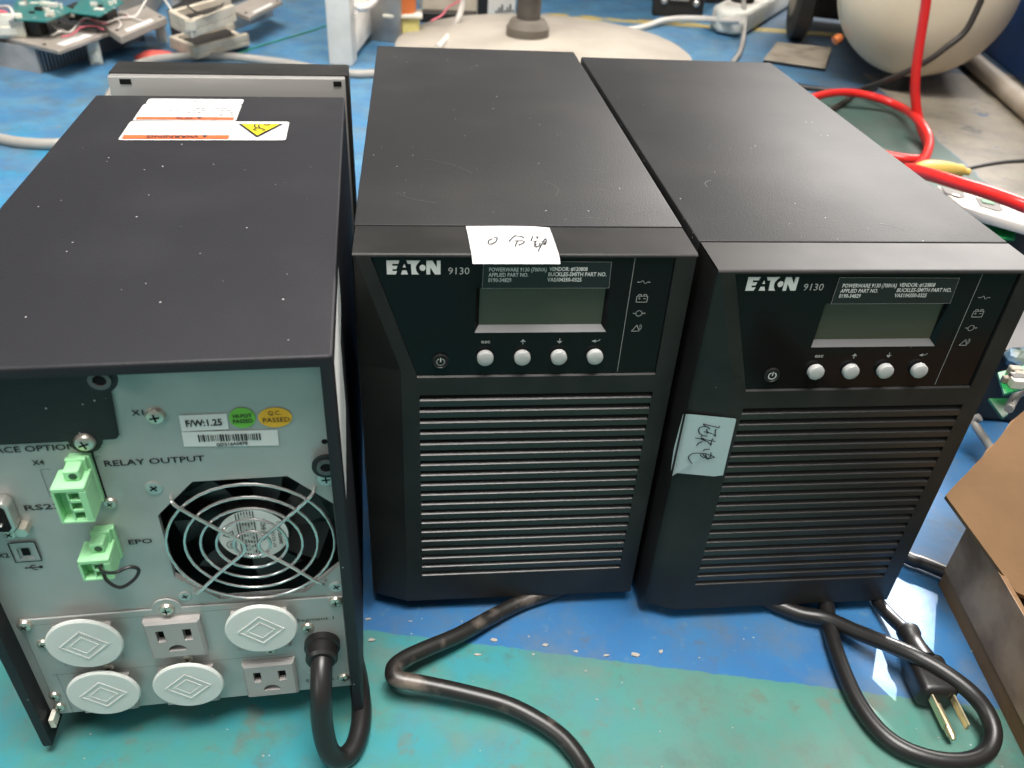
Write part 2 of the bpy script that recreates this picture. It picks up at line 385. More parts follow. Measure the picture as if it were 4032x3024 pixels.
    b = N.new('ShaderNodeBump'); b.inputs['Strength'].default_value = 0.25; b.inputs['Distance'].default_value = 0.0015
    hsum = math_('ADD', mul(n_fine, 0.5), n_mid); Lk.new(hsum, b.inputs['Height']); Lk.new(b.outputs[0], p.inputs['Normal'])
    return m
f = MB(); f.poly([(-6, -3, 0), (6, -3, 0), (6, 9, 0), (-6, 9, 0)])
fl = f.build('floor', floor_material()); fl['kind'] = 'structure'

# ================================================================== front-facing units
BZ = 0.010                                                     # feet lift the cases off the floor
def F0(y): return lambda x, z: (x, y, z)                       # plane facing the viewer, 1:1 in metres
def logo(mb, f3):
    k = 0.0506e-3; kz = 0.0570e-3; ox, oy = -0.0634, 0.2207
    P = lambda L: [f3(ox+(x-50)*k, oy+(226-y)*kz) for x, y in L]
    for L in ([(50,103),(163,103),(152,133),(100,133),(100,150),(145,150),(134,179),(100,179),(100,196),(140,196),(128,226),(50,226)],
              [(205,133),(190,164),(219,164)], [(186,190),(222,190),(236,226),(174,226)],
              [(222,103),(346,103),(322,128),(308,150),(305,168),(309,190),(318,210),(332,226),(268,226),(262,133),(236,133)],
              [(398,104),(452,104),(490,165),(490,104),(523,104),(523,226),(474,226),(432,163),(432,226),(398,226)]):
        mb.poly(P(L))
    mb.poly(P([(365+27*math.cos(a*0.3491), 167+27*math.sin(a*0.3491)) for a in range(18)]))
def make_front_unit():
    root = thing('power_supply', '', 'power supply', group='black power supply units standing side by side')
    # sheet-metal case
    MB().box(-0.0790, 0.0790, 0.0293, 0.3620, 0.0, 0.2318, 0.0010).build('case', K['powder'], root)
    # bezel
    b = MB(); out = [(-0.0768, 0.2303), (0.0780, 0.2303), (0.0786, 0.0), (-0.0585, 0.0), (-0.0585, 0.1690)]
    pan = [(-0.0703, 0.2297), (0.0683, 0.2297), (0.0688, 0.1650), (-0.0508, 0.1650)]
    hol = [(-0.0703, 0.2297), (0.0683, 0.2297), (0.0688, 0.1643), (-0.0506, 0.1643)]
    b.poly([(-0.0506, 0, 0.1643), (0.0688, 0, 0.1643), (0.0688, 0.0008, 0.1650), (-0.0508, 0.0008, 0.1650)]); b.poly([(-0.0508, 0.0008, 0.1650), (0.0688, 0.0008, 0.1650), (0.0688, 0.0014, 0.1650), (-0.0508, 0.0014, 0.1650)])
    vent = [(-0.0497, 0.1537), (0.0690, 0.1537), (0.0690, 0.0213), (-0.0497, 0.0213)]
    b.sheet(out, [hol, vent], F0(0), dvec=(0, 0.0013, 0))
    b.poly([(-0.0768, 0, 0.2303), (-0.0585, 0, 0.169), (-0.0786, 0.0050, 0.169), (-0.0782, 0.0022, 0.2303)])
    b.poly([(-0.0585, 0, 0.169), (-0.0585, 0, 0), (-0.0786, 0.0075, 0), (-0.0786, 0.0050, 0.169)])
    zt = 0.2314                                                 # top, rounded over the front edge
    xs = (-0.0782, 0.0786)
    prof = [(0.0, 0.2303), (0.0003, 0.2308), (0.0008, 0.23125), (0.0016, zt), (0.0284, zt), (0.0288, 0.2308)]
    for (y0, z0), (y1, z1) in zip(prof, prof[1:]): b.poly([(xs[0], y0, z0), (xs[1], y0, z0), (xs[1], y1, z1), (xs[0], y1, z1)])
    for x in (-0.0786, 0.0786): b.poly([(x, 0.0005, 0), (x, 0.0288, 0), (x, 0.0288, 0.2310), (x, 0.0010, 0.2310)])
    b.poly([(-0.0786, 0.0075, 0), (0.0786, 0, 0), (0.0786, 0.0288, 0), (-0.0786, 0.0288, 0)])
    b.poly([(-0.0786, 0.0288, 0), (0.0786, 0.0288, 0), (0.0786, 0.0288, 0.2308), (-0.0786, 0.0288, 0.2308)])
    bez = b.build('front_bezel', K['bezel'], root, recalc=False, angle=50)
    g = MB(); n = 19; pitch = (0.1537-0.0213-0.0040)/(n-1); x0, x1 = -0.0497, 0.0690
    for i in range(n):
        a = 0.1537-i*pitch; c = a-0.0040; nx = a-pitch
        g.poly([(x0, 0, a), (x1, 0, a), (x1, 0.0055, a), (x0, 0.0055, a)])
        g.poly([(x0, 0.0055, a), (x1, 0.0055, a), (x1, 0.0008, c+0.0006), (x0, 0.0008, c+0.0006)])
        g.poly([(x0, 0.0008, c+0.0006), (x1, 0.0008, c+0.0006), (x1, 0.00025, c+0.0003), (x0, 0.00025, c+0.0003)])
        g.poly([(x0, 0.00025, c+0.0003), (x1, 0.00025, c+0.0003), (x1, 0.00003, c), (x0, 0.00003, c)])
        for x in (x0, x1): g.poly([(x, 0, a), (x, 0.0055, a), (x, 0, c)])
        if i < n-1: g.poly([(x0, 0.00003, c), (x1, 0.00003, c), (x1, 0, nx), (x0, 0, nx)])
    g.build('vent_grille', K['louvre'], root, smooth=False)
    # seam cut beside the bezel edge strip
    # display panel with a sunken screen
    yp = 0.0012; d = MB()
    win = [(-0.0230, 0.2136), (0.0392, 0.2136), (0.0406, 0.1893), (-0.0232, 0.1893)]
    d.sheet(pan, [win], F0(yp))
    A = [F0(yp)(*q) for q in win]; B = [F0(0.0040)(*q) for q in [(-0.0212, 0.2122), (0.0382, 0.2122), (0.0382, 0.1922), (-0.0212, 0.1922)]]
    for i, j in ((0, 1), (1, 2), (3, 0)): d.poly([A[i], A[j], B[j], B[i]])
    dp = d.build('display_panel', K['gloss'], root, smooth=False)
    MB().poly(B)
    s = MB(); s.poly([(x, y-0.0001, z) for x, y, z in B]); s.build('lcd_screen', K['lcd'], dp)
    s = MB(); s.poly([A[3], A[2], B[2], B[3]]); s.build('screen_trim', K['trim'], dp)
    yl = yp-0.0003
    st = MB(); st.poly([(-0.0202, yl, 0.2275), (0.0385, yl, 0.2272), (0.0389, yl, 0.2137), (-0.0204, yl, 0.2137)])
    st.build('information_sticker', K['sticker_black'], dp)
    e = MB(); f3 = F0(yl-0.0002)
    for q in ([(-0.0202, 0.2275), (0.0385, 0.2272), (0.0389, 0.2137), (-0.0204, 0.2137), (-0.0202, 0.2275)],): e.ribbon(q, 0.00012, f3)
    e.build('sticker_edge', K['print_grey'], dp)
    t = MB(); f3 = F0(yl-0.0003)
    for s_, x, z, w in (('POWERWARE 9130 (700VA)', -0.0177, 0.2224, 0.0264), ('APPLIED PART NO.', -0.0177, 0.2197, 0.0183), ('0190-34829', -0.0178, 0.2170, 0.0106),
                    ('VENDOR: #120808', 0.0100, 0.2227, 0.0178), ('BUCKLES-SMITH PART NO.', 0.0096, 0.2200, 0.0271), ('VAS104350-0325', 0.0095, 0.2172, 0.0160)):
        t.text(s_, 0.00285, f3, x, z, bold=0.00005, w=w)
    t.build('lettering', K['print'], dp)
    l = MB(); logo(l, F0(yl)); l.build('logo_lettering', K['print'], dp)
    l = MB(); l.text('9130', 0.0050, F0(yl), -0.0362, 0.2208, w=0.0096); l.build('model_lettering', K['print_grey'], dp)
    # key legends and status symbols
    ic = MB(); f3 = F0(yl)
    ic.text('esc', 0.0030, f3, -0.0178, 0.1836, align='CENTER', bold=0.00006, sx=1.15)
    ic.poly([f3(0.0003, 0.1857), f3(-0.0011, 0.1842), f3(0.0017, 0.1842)]); ic.ribbon([(0.0003, 0.1845), (0.0003, 0.1829)], 0.0004, f3)
    ic.poly([f3(0.0182, 0.1830), f3(0.0168, 0.1845), f3(0.0196, 0.1845)]); ic.ribbon([(0.0182, 0.1843), (0.0182, 0.1858)], 0.0004, f3)
    ic.poly([f3(0.0340, 0.1843), f3(0.0360, 0.1852), f3(0.0360, 0.1834)]); ic.ribbon([(0.0358, 0.1843), (0.0370, 0.1843), (0.0377, 0.1846), (0.0380, 0.1852)], 0.0004, f3)
    w = 0.00032
    ic.ribbon([(0.0522, 0.2167), (0.0538, 0.2167)], w, f3); ic.ribbon([(0.0538+i*0.0003, 0.2167+0.0008*math.sin(i*math.pi/5)) for i in range(11)], w, f3); ic.ribbon([(0.0568, 0.2167), (0.0582, 0.2167)], w, f3)
    ic.ribbon([(0.0530, 0.2060), (0.0582, 0.2060), (0.0582, 0.2092), (0.0530, 0.2092), (0.0530, 0.2060)], w, f3)
    for x in (0.0537, 0.0563): ic.ribbon([(x, 0.2093), (x, 0.2101), (x+0.0013, 0.2101), (x+0.0013, 0.2093)], w, f3)
    ic.ribbon([(0.0539, 0.2079), (0.0548, 0.2079)], w, f3); ic.ribbon([(0.05435, 0.2075), (0.05435, 0.2084)], w, f3); ic.ribbon([(0.0564, 0.2079), (0.0573, 0.2079)], w, f3)
    c = circ(0.0553, 0.1998, 0.0015, 18); ic.ribbon(c+[c[0]], 0.0004, f3); ic.ribbon([(0.0524, 0.1998), (0.0538, 0.1998)], w, f3); ic.ribbon([(0.0568, 0.1998), (0.0580, 0.1998)], w, f3); ic.poly([f3(0.0586, 0.1998), f3(0.0577, 0.2003), f3(0.0577, 0.1993)])
    ic.ribbon([(0.0530, 0.1898), (0.0553, 0.1932), (0.0568, 0.1898), (0.0530, 0.1898)], w, f3)
    ic.ribbon(circ(0.0558, 0.1920, 0.0012, 6, -0.9, 0.9), w, f3); ic.ribbon(circ(0.0558, 0.1920, 0.0019, 6, -0.9, 0.9), w, f3)
    ic.ribbon([(0.0493, 0.2291), (0.0491, 0.1662)], 0.00022, f3)
    ic.build('symbols', K['print_grey'], dp)
    for x in (-0.0178, 0.0003, 0.0183, 0.0363):
        MB().lathe([(0.0044, 0.0000), (0.0044, 0.0004)], (x, yp-0.0001, 0.1760), (0, -1, 0), 28).build('button_collar', K['dark'], root)
        MB().lathe([(0.0040, 0.0), (0.0040, 0.0021), (0.0037, 0.0026), (0.0030, 0.0029), (0.0015, 0.00305)], (x, yp-0.0006, 0.1760), (0, -1, 0), 28).build('button', K['grey_key'], root)
    pb = MB().lathe([(0.0040, 0), (0.0040, 0.0010), (0.0036, 0.0013), (0.0033, 0.0009)], (-0.0393, yp-0.0001, 0.1738), (0, -1, 0), 28).build('power_button', K['bezel'], root)
    q = MB(); f3 = F0(yp-0.0013); q.ribbon(circ(-0.0393, 0.1737, 0.0019, 20, math.radians(120), math.radians(420)), 0.0005, f3); q.ribbon([(-0.0393, 0.1738), (-0.0393, 0.1759)], 0.0005, f3)
    q.build('power_symbol', K['print'], pb)
    for x in (-0.066, 0.066):
        for y in (0.022, 0.34): MB().lathe([(0.009, -BZ), (0.010, 0.0002)], (x, y, 0), (0, 0, 1), 20).build('foot', K['foot'], root)
    return root
uM = make_front_unit()
uM['label'] = 'black power supply with white handwritten note lying over its front top edge'
uR = copy_tree(uM)
uR['label'] = 'black power supply with pale blue note stuck on its front left edge'
uM.location = (0.0038, 0.3353, BZ); uM.rotation_euler = (0, 0, 0.1367)
uR.location = (0.1660, 0.3420, BZ); uR.rotation_euler = (0, 0, 0.1378)

# scratches worn into the two lids
def scratches(root, lines, w):
    for l in lines: MB().ribbon(l, w, lambda x, y: (x, y, 0.23190)).build('scratch_mark', K['scratch'], root)
def arc(x0, y0, x1, y1, b, n=8):
    return [(x0+(x1-x0)*i/n-(y1-y0)*b*math.sin(math.pi*i/n), y0+(y1-y0)*i/n+(x1-x0)*b*math.sin(math.pi*i/n)) for i in range(n+1)]
scratches(uM, [arc(-0.045, 0.115, -0.02, 0.095, 0.1), arc(0.018, 0.085, 0.022, 0.066, 0.2), arc(0.04, 0.105, 0.055, 0.098, 0.1), arc(0.058, 0.045, 0.074, 0.047, 0.1),
               arc(-0.06, 0.068, -0.04, 0.055, -0.1), arc(0.045, 0.075, 0.057, 0.068, 0.1), arc(0.03, 0.038, 0.046, 0.034, 0.15)], 0.00013)
scratches(uR, [arc(0.022, 0.050, 0.033, 0.042, 0.05), arc(-0.055, 0.095, -0.05, 0.105, 0.2)], 0.0003)

# ------------------------------------------------------------------ handwritten notes
def on_unit(u, x, y, z):
    return Matrix.Translation(u.location) @ Matrix.Rotation(u.rotation_euler.z, 4, 'Z') @ Vector((x, y, z))
nt_ = thing('paper_note', 'white handwritten note lying over the front top edge of the black power supply', 'note', uM.location, uM.rotation_euler.z)
zs = 0.2317
rows = []
for t, y, z in ((0, 0.0285, zs), (0.3, 0.020, zs+0.0002), (0.6, 0.009, zs+0.0001), (0.8, 0.001, zs+0.0001), (0.92, -0.0030, zs-0.0006), (1, -0.0062, zs-0.0020)):
    xl = -0.0268+0.0012*t; xr = 0.0130+0.0006*t
    rows.append([(xl+(xr-xl)*k/6, y+0.0010*(1-t)*(0.5-abs(k/6-0.5)) - (0.0012 if (k == 6 and t == 0) else 0), z) for k in range(7)])
p_ = MB()
for A, B in zip(rows, rows[1:]):
    for k in range(6): p_.poly([A[k], A[k+1], B[k+1], B[k]])
bmesh.ops.remove_doubles(p_.bm, verts=p_.bm.verts, dist=1e-6)
p_.build('paper_sheet', K['paper'], nt_)
def note_xy(px, py):
    q = at(1820+px*400/2212, 880+py*160/885, BZ+zs+0.0003)
    d = q-Vector(uM.location); c, s_ = math.cos(0.1367), math.sin(0.1367)
    return (c*d.x+s_*d.y, -s_*d.x+c*d.y)
hw = MB(); f3 = lambda x, y: (x, y, zs+0.0005)
for st in ([(690,320),(720,302),(755,310),(762,350),(735,400),(680,435),(620,455),(575,445),(565,410),(590,365),(650,338)], [(1168,260),(1100,310),(1018,395)], [(1190,278),(1270,283),(1320,298),(1350,320)],
           [(1135,388),(1220,380),(1310,382),(1355,405),(1320,435),(1245,472),(1228,462)], [(1205,385),(1175,440),(1160,505)], [(1535,283),(1500,385)], [(1600,298),(1655,297),(1628,330)], [(1550,395),(1645,385)],
           [(1600,395),(1578,450),(1580,500),(1615,515),(1680,490)], [(1610,450),(1600,470)], [(1690,430),(1685,475),(1700,480)], [(1655,610),(1720,480),(1790,350),(1815,335),(1828,370),(1825,430),(1800,465),(1770,455),(1800,420)], [(1725,395),(1800,400)]):
    hw.ribbon([note_xy(*q) for q in st], 0.00058, f3)
hw.build('handwriting', K['pen_light'], nt_)

nb = thing('paper_note', 'pale blue handwritten note stuck on the front left edge of the black power supply', 'note', uR.location, uR.rotation_euler.z)
cN, sN = math.cos(0.1378), math.sin(0.1378)
def onR(px, py, y):                                            # photograph pixel -> plane of the right unit's front
    d = ray(px, py); o = Vector((0, 0, CAM_H))-Vector(uR.location)
    ol = (cN*o.x+sN*o.y, -sN*o.x+cN*o.y, o.z); dl = (cN*d.x+sN*d.y, -sN*d.x+cN*d.y, d.z)
    t = (y-ol[1])/dl[1]; return (ol[0]+t*dl[0], ol[2]+t*dl[2])
zn = lambda x, y: (2640+x*280/1659, 1630+y*280/1659)
def note_y(x): return -0.0008+max(0, -0.0585-x)*0.22
outl = [(345,120),(470,100),(1200,72),(1500,95),(1525,125),(1450,460),(1330,950),(1220,1420),(1010,1445),(560,1455),(190,1475),(45,1590),(72,1300),(130,930),(250,470)]
O2 = [onR(*zn(*q), -0.0004) for q in outl]
p_ = MB(); vv = [p_.bm.verts.new((x, note_y(x), z)) for x, z in O2]
ctr = p_.bm.verts.new((-0.0585, -0.0009, 0.130))
for i in range(len(vv)): p_.bm.faces.new([vv[i], vv[(i+1) % len(vv)], ctr])
p_.build('paper_sheet', K['paper_blue'], nb)
hw = MB(); f3 = lambda x, z: (x, min(note_y(x), -0.0008)-0.0006 if x > -0.0585 else note_y(x)-0.0006, z)
for st in ([(1150,295),(1125,328),(960,310),(800,290),(795,310),(880,345),(930,385)], [(900,345),(800,345),(715,380),(680,440),(700,510),(770,555),(865,555)], [(740,575),(770,555)], [(870,400),(868,470),(885,490)], [(810,465),(890,462),(970,485)],
           [(1075,372),(1050,400),(1055,530),(1000,495)], [(615,632),(760,636),(1045,648)], [(995,600),(965,650),(950,745),(880,680),(800,660),(740,640),(745,610),(790,620),(830,650)], [(760,695),(690,730),(640,790)],
           [(915,842),(820,862),(775,900)], [(1030,1008),(950,975),(830,955),(690,960),(560,985),(480,1040),(448,1090),(470,1150),(520,1215)], [(950,915),(940,1010),(880,1050),(790,1048),(730,1020),(715,985)], [(1030,1008),(860,1075),(830,960),(850,1050),(770,975)]):
    hw.ribbon([onR(*zn(*q), -0.0012) for q in st], 0.00055, f3)
hw.build('handwriting', K['pen'], nb)

# ================================================================== unit turned backwards
uL = thing('power_supply', 'black power supply turned round to show its grey rear panel with fan and outlets', 'power supply', (-0.1456, 0.2384, BZ), 0.1869, 'black power supply units standing side by side')
U = [(-0.0797, -0.003), (-0.0797, 0.2254), (0.0797, 0.2254), (0.0797, -0.003), (0.0748, -0.003), (0.0748, 0.2206), (-0.0748, 0.2206), (-0.0748, -0.003)]
sh = MB(); vs0 = [sh.bm.verts.new((x, 0, z)) for x, z in U]; vs1 = [sh.bm.verts.new((x, 0.3190, z)) for x, z in U]
for L in (vs0, vs1):
    for q in ((0, 1, 6, 7), (1, 2, 5, 6), (2, 3, 4, 5)): sh.bm.faces.new([L[i] for i in q])
for i in range(8): sh.bm.faces.new([vs0[i], vs0[(i+1) % 8], vs1[(i+1) % 8], vs1[i]])
bmesh.ops.recalc_face_normals(sh.bm, faces=sh.bm.faces)
oe = [e for e in sh.bm.edges if all(v in vs0[1:3] or v in vs1[1:3] or v in vs0[0:1] or v in vs1[0:1] or v in vs0[3:4] or v in vs1[3:4] for v in e.verts) and len(e.link_faces) == 2 and e.calc_face_angle(0) > 0.5]
bmesh.ops.bevel(sh.bm, geom=oe, offset=0.0013, segments=3, profile=0.5, affect='EDGES')
shell = sh.build('outer_cover', K['powder_blue'], uL)
MB().box(-0.0740, 0.0740, 0.0400, 0.3186, -0.001, 0.2200).build('inner_chassis', K['black_metal'], uL)
# far front bezel, pulled a little away, with the bright frame behind it
bz = MB(); bz.box(-0.0775, 0.0825, 0.3480, 0.3760, 0.0, 0.2322, 0.0015); bzo = bz.build('front_bezel', K['bezel'], uL)
s = MB(); s.box(-0.0765, 0.0800, 0.3405, 0.3478, 0.002, 0.2312, 0.0008); s.build('bezel_frame', K['steel'], bzo)
for a, b_ in ((-0.0690, -0.0618), (0.0720, 0.0775)): MB().box(a, b_, 0.3400, 0.3415, 0.2262, 0.2297).build('frame_slot', K['dark'], bzo)
MB().box(-0.070, 0.070, 0.3188, 0.3404, 0.004, 0.2150).build('chassis_neck', K['black_metal'], uL)

PY = 0.0100                                                    # plane of the recessed rear panel
oct_ = [(0.0175, 0.1587), (0.0560, 0.1587), (0.0738, 0.1412), (0.0738, 0.1015), (0.0568, 0.0848), (0.0178, 0.0848), (0.0005, 0.1020), (0.0005, 0.1408)]
rp = MB(); rp.sheet([(-0.0747, 0.0085), (0.0747, 0.0085), (0.0747, 0.2205), (-0.0747, 0.2205)], [oct_], F0(PY), dvec=(0, 0.003, 0))
rear = rp.build('rear_panel', K['zinc'], uL, smooth=False)
# fan
fz, fx = 0.1217, 0.0372
fan = MB(); fan.poly([(-0.002, PY+0.0195, 0.083), (0.0745, PY+0.0195, 0.083), (0.0745, PY+0.0195, 0.1605), (-0.002, PY+0.0195, 0.1605)])
for i in range(7):
    a = i*2*math.pi/7; pts = []
    for r in (0.0155, 0.025, 0.0345):
        for da, dy in ((0.0+0.2*(r-0.0155)/0.019, 0.007), (0.60+0.2*(r-0.0155)/0.019, 0.013)):
            pts.append(Vector((fx+r*math.cos(a+da), PY+dy, fz+r*math.sin(a+da))))
    fan.poly([pts[0], pts[1], pts[3], pts[2]]); fan.poly([pts[2], pts[3], pts[5], pts[4]])
fan.lathe([(0.0163, 0.012), (0.0163, 0.0046), (0.0158, 0.0040)], (fx, PY, fz), (0, 1, 0), 40)
fano = fan.build('fan', K['fan'], uL)
hl = MB(); hl.poly([F0(PY+0.0036)(*q) for q in circ(fx, fz, 0.0152, 40)]); hl.build('hub_label', K['hub'], fano)
hp = MB(); f3 = F0(PY+0.0033)
R90 = lambda ox, oz: (lambda x, y: f3(ox-y, oz+x))             # print turned a quarter, reading upwards
for k in range(7):                                              # striped band
    x = fx-0.0062+k*0.00125; h = math.sqrt(max(0.0148**2-(x-fx)**2, 0)); hp.ribbon([(x, fz-h), (x, fz+h)], 0.00045, f3)
hp.text('9A0', 0.0032, R90(fx+0.0058, fz-0.0035), 0, 0, w=0.0055); hp.text('84DC', 0.0030, R90(fx+0.0058, fz+0.003), 0, 0, w=0.007)
hp.text('SANYO DENKI', 0.0022, R90(fx+0.0122, fz-0.0065), 0, 0, bold=0.00005, w=0.0140); hp.text('EP 021016', 0.0020, R90(fx+0.0092, fz-0.0085), 0, 0, w=0.0125)
c = circ(fx-0.0100, fz-0.0050, 0.0022, 18); hp.ribbon(c+[c[0]], 0.0003, f3); hp.text('SP', 0.0024, R90(fx-0.0092, fz-0.0064), 0, 0)
hp.ribbon([(fx-0.0130, fz+0.0010), (fx-0.0086, fz+0.0034), (fx-0.0086, fz-0.0010), (fx-0.0130, fz+0.0010)], 0.0004, f3)
hp.build('hub_print', K['ink'], fano)
hp = MB(); f3 = F0(PY+0.0030); hp.text('SAN ACE 80', 0.0062, R90(fx+0.0000, fz-0.0140), 0, 0, bold=0.0003, w=0.0275); hp.build('hub_lettering', K['label'], fano)
gd = MB()
for r in (0.0358, 0.0283, 0.0217, 0.0151, 0.0078): gd.tube([(fx+r*math.cos(a*math.pi/18), PY-0.0020, fz+r*math.sin(a*math.pi/18)) for a in range(36)], 0.00068, 8, 0, True)
for sx_ in (-1, 1):
    gd.tube([(fx+sx_*0.0297, PY+0.0012, fz+0.0297), (fx+sx_*0.0275, PY-0.0035, fz+0.0275), (fx+sx_*0.015, PY-0.0035, fz+0.0142), (fx+sx_*0.0052, PY-0.0035, fz+0.0048), (fx+sx_*0.0030, PY-0.0035, fz),
             (fx+sx_*0.0052, PY-0.0035, fz-0.0048), (fx+sx_*0.015, PY-0.0035, fz-0.0142), (fx+sx_*0.0275, PY-0.0035, fz-0.0275), (fx+sx_*0.0297, PY+0.0012, fz-0.0297)], 0.00080, 8, 6)
gd.build('fan_guard', K['chrome'], uL)
# option slot cover, outlet plate
oc = MB(); oc.prism([F0(PY-0.0012)(*q) for q in [(-0.0746, 0.1842)]+circ(-0.0183, 0.1842, 0.0062, 10, math.pi, 2*math.pi)+circ(-0.0076, 0.1862, 0.0020, 5, -math.pi/2, 0)+[(-0.0030, 0.2203), (-0.0746, 0.2203)]], (0, 0.0010, 0))
oc.build('option_slot_cover', K['powder'], uL)
op = MB(); opl = [(-0.0708, 0.0100), (0.0738, 0.0100), (0.0738, 0.0812)]+[(x, z+0.0) for x, z in circ(-0.0062, 0.0826, 0.0066, 10, 0.0, math.pi)]+[(-0.0700, 0.0826)]
op.prism([F0(PY-0.0013)(*q) for q in opl], (0, 0.0011, 0), 0.0004, 1); op.build('outlet_plate', K['zinc'], uL)
OY = PY-0.0013
# outlets (all six bodies; four wear milky caps)
OX = (-0.0445, -0.0050, 0.0345); OZ = (0.0638, 0.0258)
capped = {(0, 0), (2, 0), (0, 1), (1, 1)}
for r_, z in enumerate(OZ):
    for c_, x in enumerate(OX):
        w = 0.0128; h = 0.0132; yf = OY-0.0036
        o = MB(); slots = [[(x-0.0078, z-0.0005), (x-0.0078, z+0.0075), (x-0.0042, z+0.0075), (x-0.0042, z-0.0005)],
                           [(x+0.0042, z-0.0005), (x+0.0042, z+0.0075), (x+0.0080, z+0.0075), (x+0.0080, z-0.0005)],
                           circ(x, z-0.0072, 0.0041, 12, math.radians(-8), math.radians(188), 0.0038)]
        b2 = 0.0012
        o.sheet([(x-w+b2, z-h+b2), (x+w-b2, z-h+b2), (x+w-b2, z+h-b2), (x-w+b2, z+h-b2)], slots, F0(yf), dvec=(0, 0.0032, 0))
        a = [(x-w+b2, yf, z-h+b2), (x+w-b2, yf, z-h+b2), (x+w-b2, yf, z+h-b2), (x-w+b2, yf, z+h-b2)]
        m_ = [(x-w, yf+b2, z-h), (x+w, yf+b2, z-h), (x+w, yf+b2, z+h), (x-w, yf+b2, z+h)]; e_ = [(p0, OY, p2) for p0, p1, p2 in m_]
        for i in range(4):
            j = (i+1) % 4; o.poly([a[i], a[j], m_[j], m_[i]]); o.poly([m_[i], m_[j], e_[j], e_[i]])
        out_o = o.build('outlet', K['outlet'], uL, smooth=False)
        if (c_, r_) in capped:
            zc = z+0.0052; cap_o = MB().lathe([(0.0160, 0), (0.0167, 0.0006), (0.0167, 0.0016), (0.0160, 0.0022), (0.004, 0.0024)], (x+0.0008, yf-0.0003, zc), (0, -1, 0), 40).build('outlet_cap', K['cap'], uL)
            q = MB(); f3 = F0(yf-0.00292)
            for k, wv in ((0.0104, 0.0010), (0.0062, 0.0008)):
                L = [(x+0.0008+k, zc), (x+0.0008, zc+k*0.92), (x+0.0008-k, zc), (x+0.0008, zc-k*0.92)]
                for i in range(4):
                    A, B = Vector(L[i]), Vector(L[(i+1) % 4]); d = (B-A).normalized()*0.0004; nn = Vector((-d.y, d.x)).normalized()*wv/2
                    q.prism([f3(*(A-d+nn)), f3(*(A-d-nn)), f3(*(B+d-nn)), f3(*(B+d+nn))], (0, 0.0007, 0), 0.00015, 1)
            q.build('raised_diamond', K['cap'], cap_o)
        else:
            q = MB()
            for L in slots: q.poly([F0(yf+0.0031)(*v) for v in L])
            q.build('slot', K['dark'], out_o)
# screws: (x, z, radius, plane, domed)
def screw(x, z, r, y, dome=True, ph=True):
    s = MB(); r *= 1.14
    if dome: s.lathe([(r, 0), (r*0.98, r*0.18), (r*0.82, r*0.42), (r*0.5, r*0.56), (r*0.15, r*0.60)], (x, y, z), (0, -1, 0), 22)
    else: s.lathe([(r, 0), (r, 0.0003), (r*0.86, 0.0006), (r*0.5, 0.0006)], (x, y, z), (0, -1, 0), 22)
    so = s.build('screw', K['screw'] if dome else K['steel'], uL)
    c = MB(); yy = y-(r*0.62 if dome else 0.0008); k = r*0.42; a = random.random()
    for t in (a, a+math.pi/2): c.ribbon([(x-k*math.cos(t), z-k*math.sin(t)), (x+k*math.cos(t), z+k*math.sin(t))], r*0.2, F0(yy))
    c.build('cross_slot', K['dark'], so)
for x, z, r, d in ((-0.0183, 0.1838, 0.0036, 1), (0.0096, 0.1943, 0.0034, 1), (0.0019, 0.1567, 0.0031, 0), (0.0718, 0.1557, 0.0032, 0), (0.0714, 0.0872, 0.0030, 0), (0.0029, 0.0890, 0.0026, 0)):
    screw(x, z, r, PY-(0.0012 if d and x < 0 else 0), bool(d))
for x, z, r in ((-0.0062, 0.0826, 0.0030), (-0.0682, 0.0795, 0.0030), (0.0705, 0.0785, 0.0028), (-0.0640, 0.0655, 0.0024), (-0.0690, 0.0255, 0.0024), (-0.0690, 0.0165, 0.0026), (0.0558, 0.0610, 0.0026), (0.0560, 0.0262, 0.0024), (0.0705, 0.0180, 0.0026), (-0.0030, 0.0455, 0.0022), (0.0365, 0.0460, 0.0022), (-0.0400, 0.0440, 0.0022)):
    screw(x, z, r, OY)
screw(-0.0165, 0.1500, 0.0024, PY)
# tabs with press nuts on the cover
for x, z, y in ((-0.0035, 0.2180, 0.0012), (0.0728, 0.1660, 0.0060)):
    MB().prism([F0(y)(*q) for q in circ(x, z, 0.0060, 24)], (0, 0.0012, 0)).build('nut_tab', K['powder'], shell)
    MB().lathe([(0.0024, 0), (0.0024, 0.0008), (0.0040, 0.0008), (0.0040, 0)], (x, y, z), (0, -1, 0), 24, cap=False).build('press_nut', K['trim_dark'], shell)
    MB().lathe([(0.0024, 0), (0.0023, 0.0002)], (x, y, z), (0, -1, 0), 18).build('nut_hole', K['dark'], shell)
MB().lathe([(0.0013, 0), (0.0012, 0.0003)], (0.0728, PY, 0.1765), (0, -1, 0), 14).build('panel_hole', K['dark'], uL)
# printing on the panel
t = MB(); f3 = F0(PY-0.0003)
for s_, x, z, sz, w in (('INTERFACE OPTION', -0.0688, 0.1795, 0.0041, 0.0460), ('X1', 0.0012, 0.1947, 0.0037, 0.0044), ('X4', -0.0405, 0.1725, 0.0036, 0.0045), ('RELAY OUTPUT', -0.0146, 0.1698, 0.0042, 0.0386),
                        ('RS232', -0.0502, 0.1485, 0.0042, 0.0178), ('EPO', -0.0146, 0.1250, 0.0039, 0.0098), ('X2', -0.0675, 0.1222, 0.0037, 0.0046)):
    t.text(s_, sz, f3, x, z, bold=0.00006, w=w)
t.build('panel_lettering', K['ink'], rear)
t = MB(); f3 = F0(PY-0.0003)
t.ribbon([(-0.0345, 0.1555), (-0.0385, 0.1555), (-0.0385, 0.1700), (-0.0345, 0.1700)], 0.00015, f3)
t.build('bracket_line', K['ink'], rear)
t = MB()
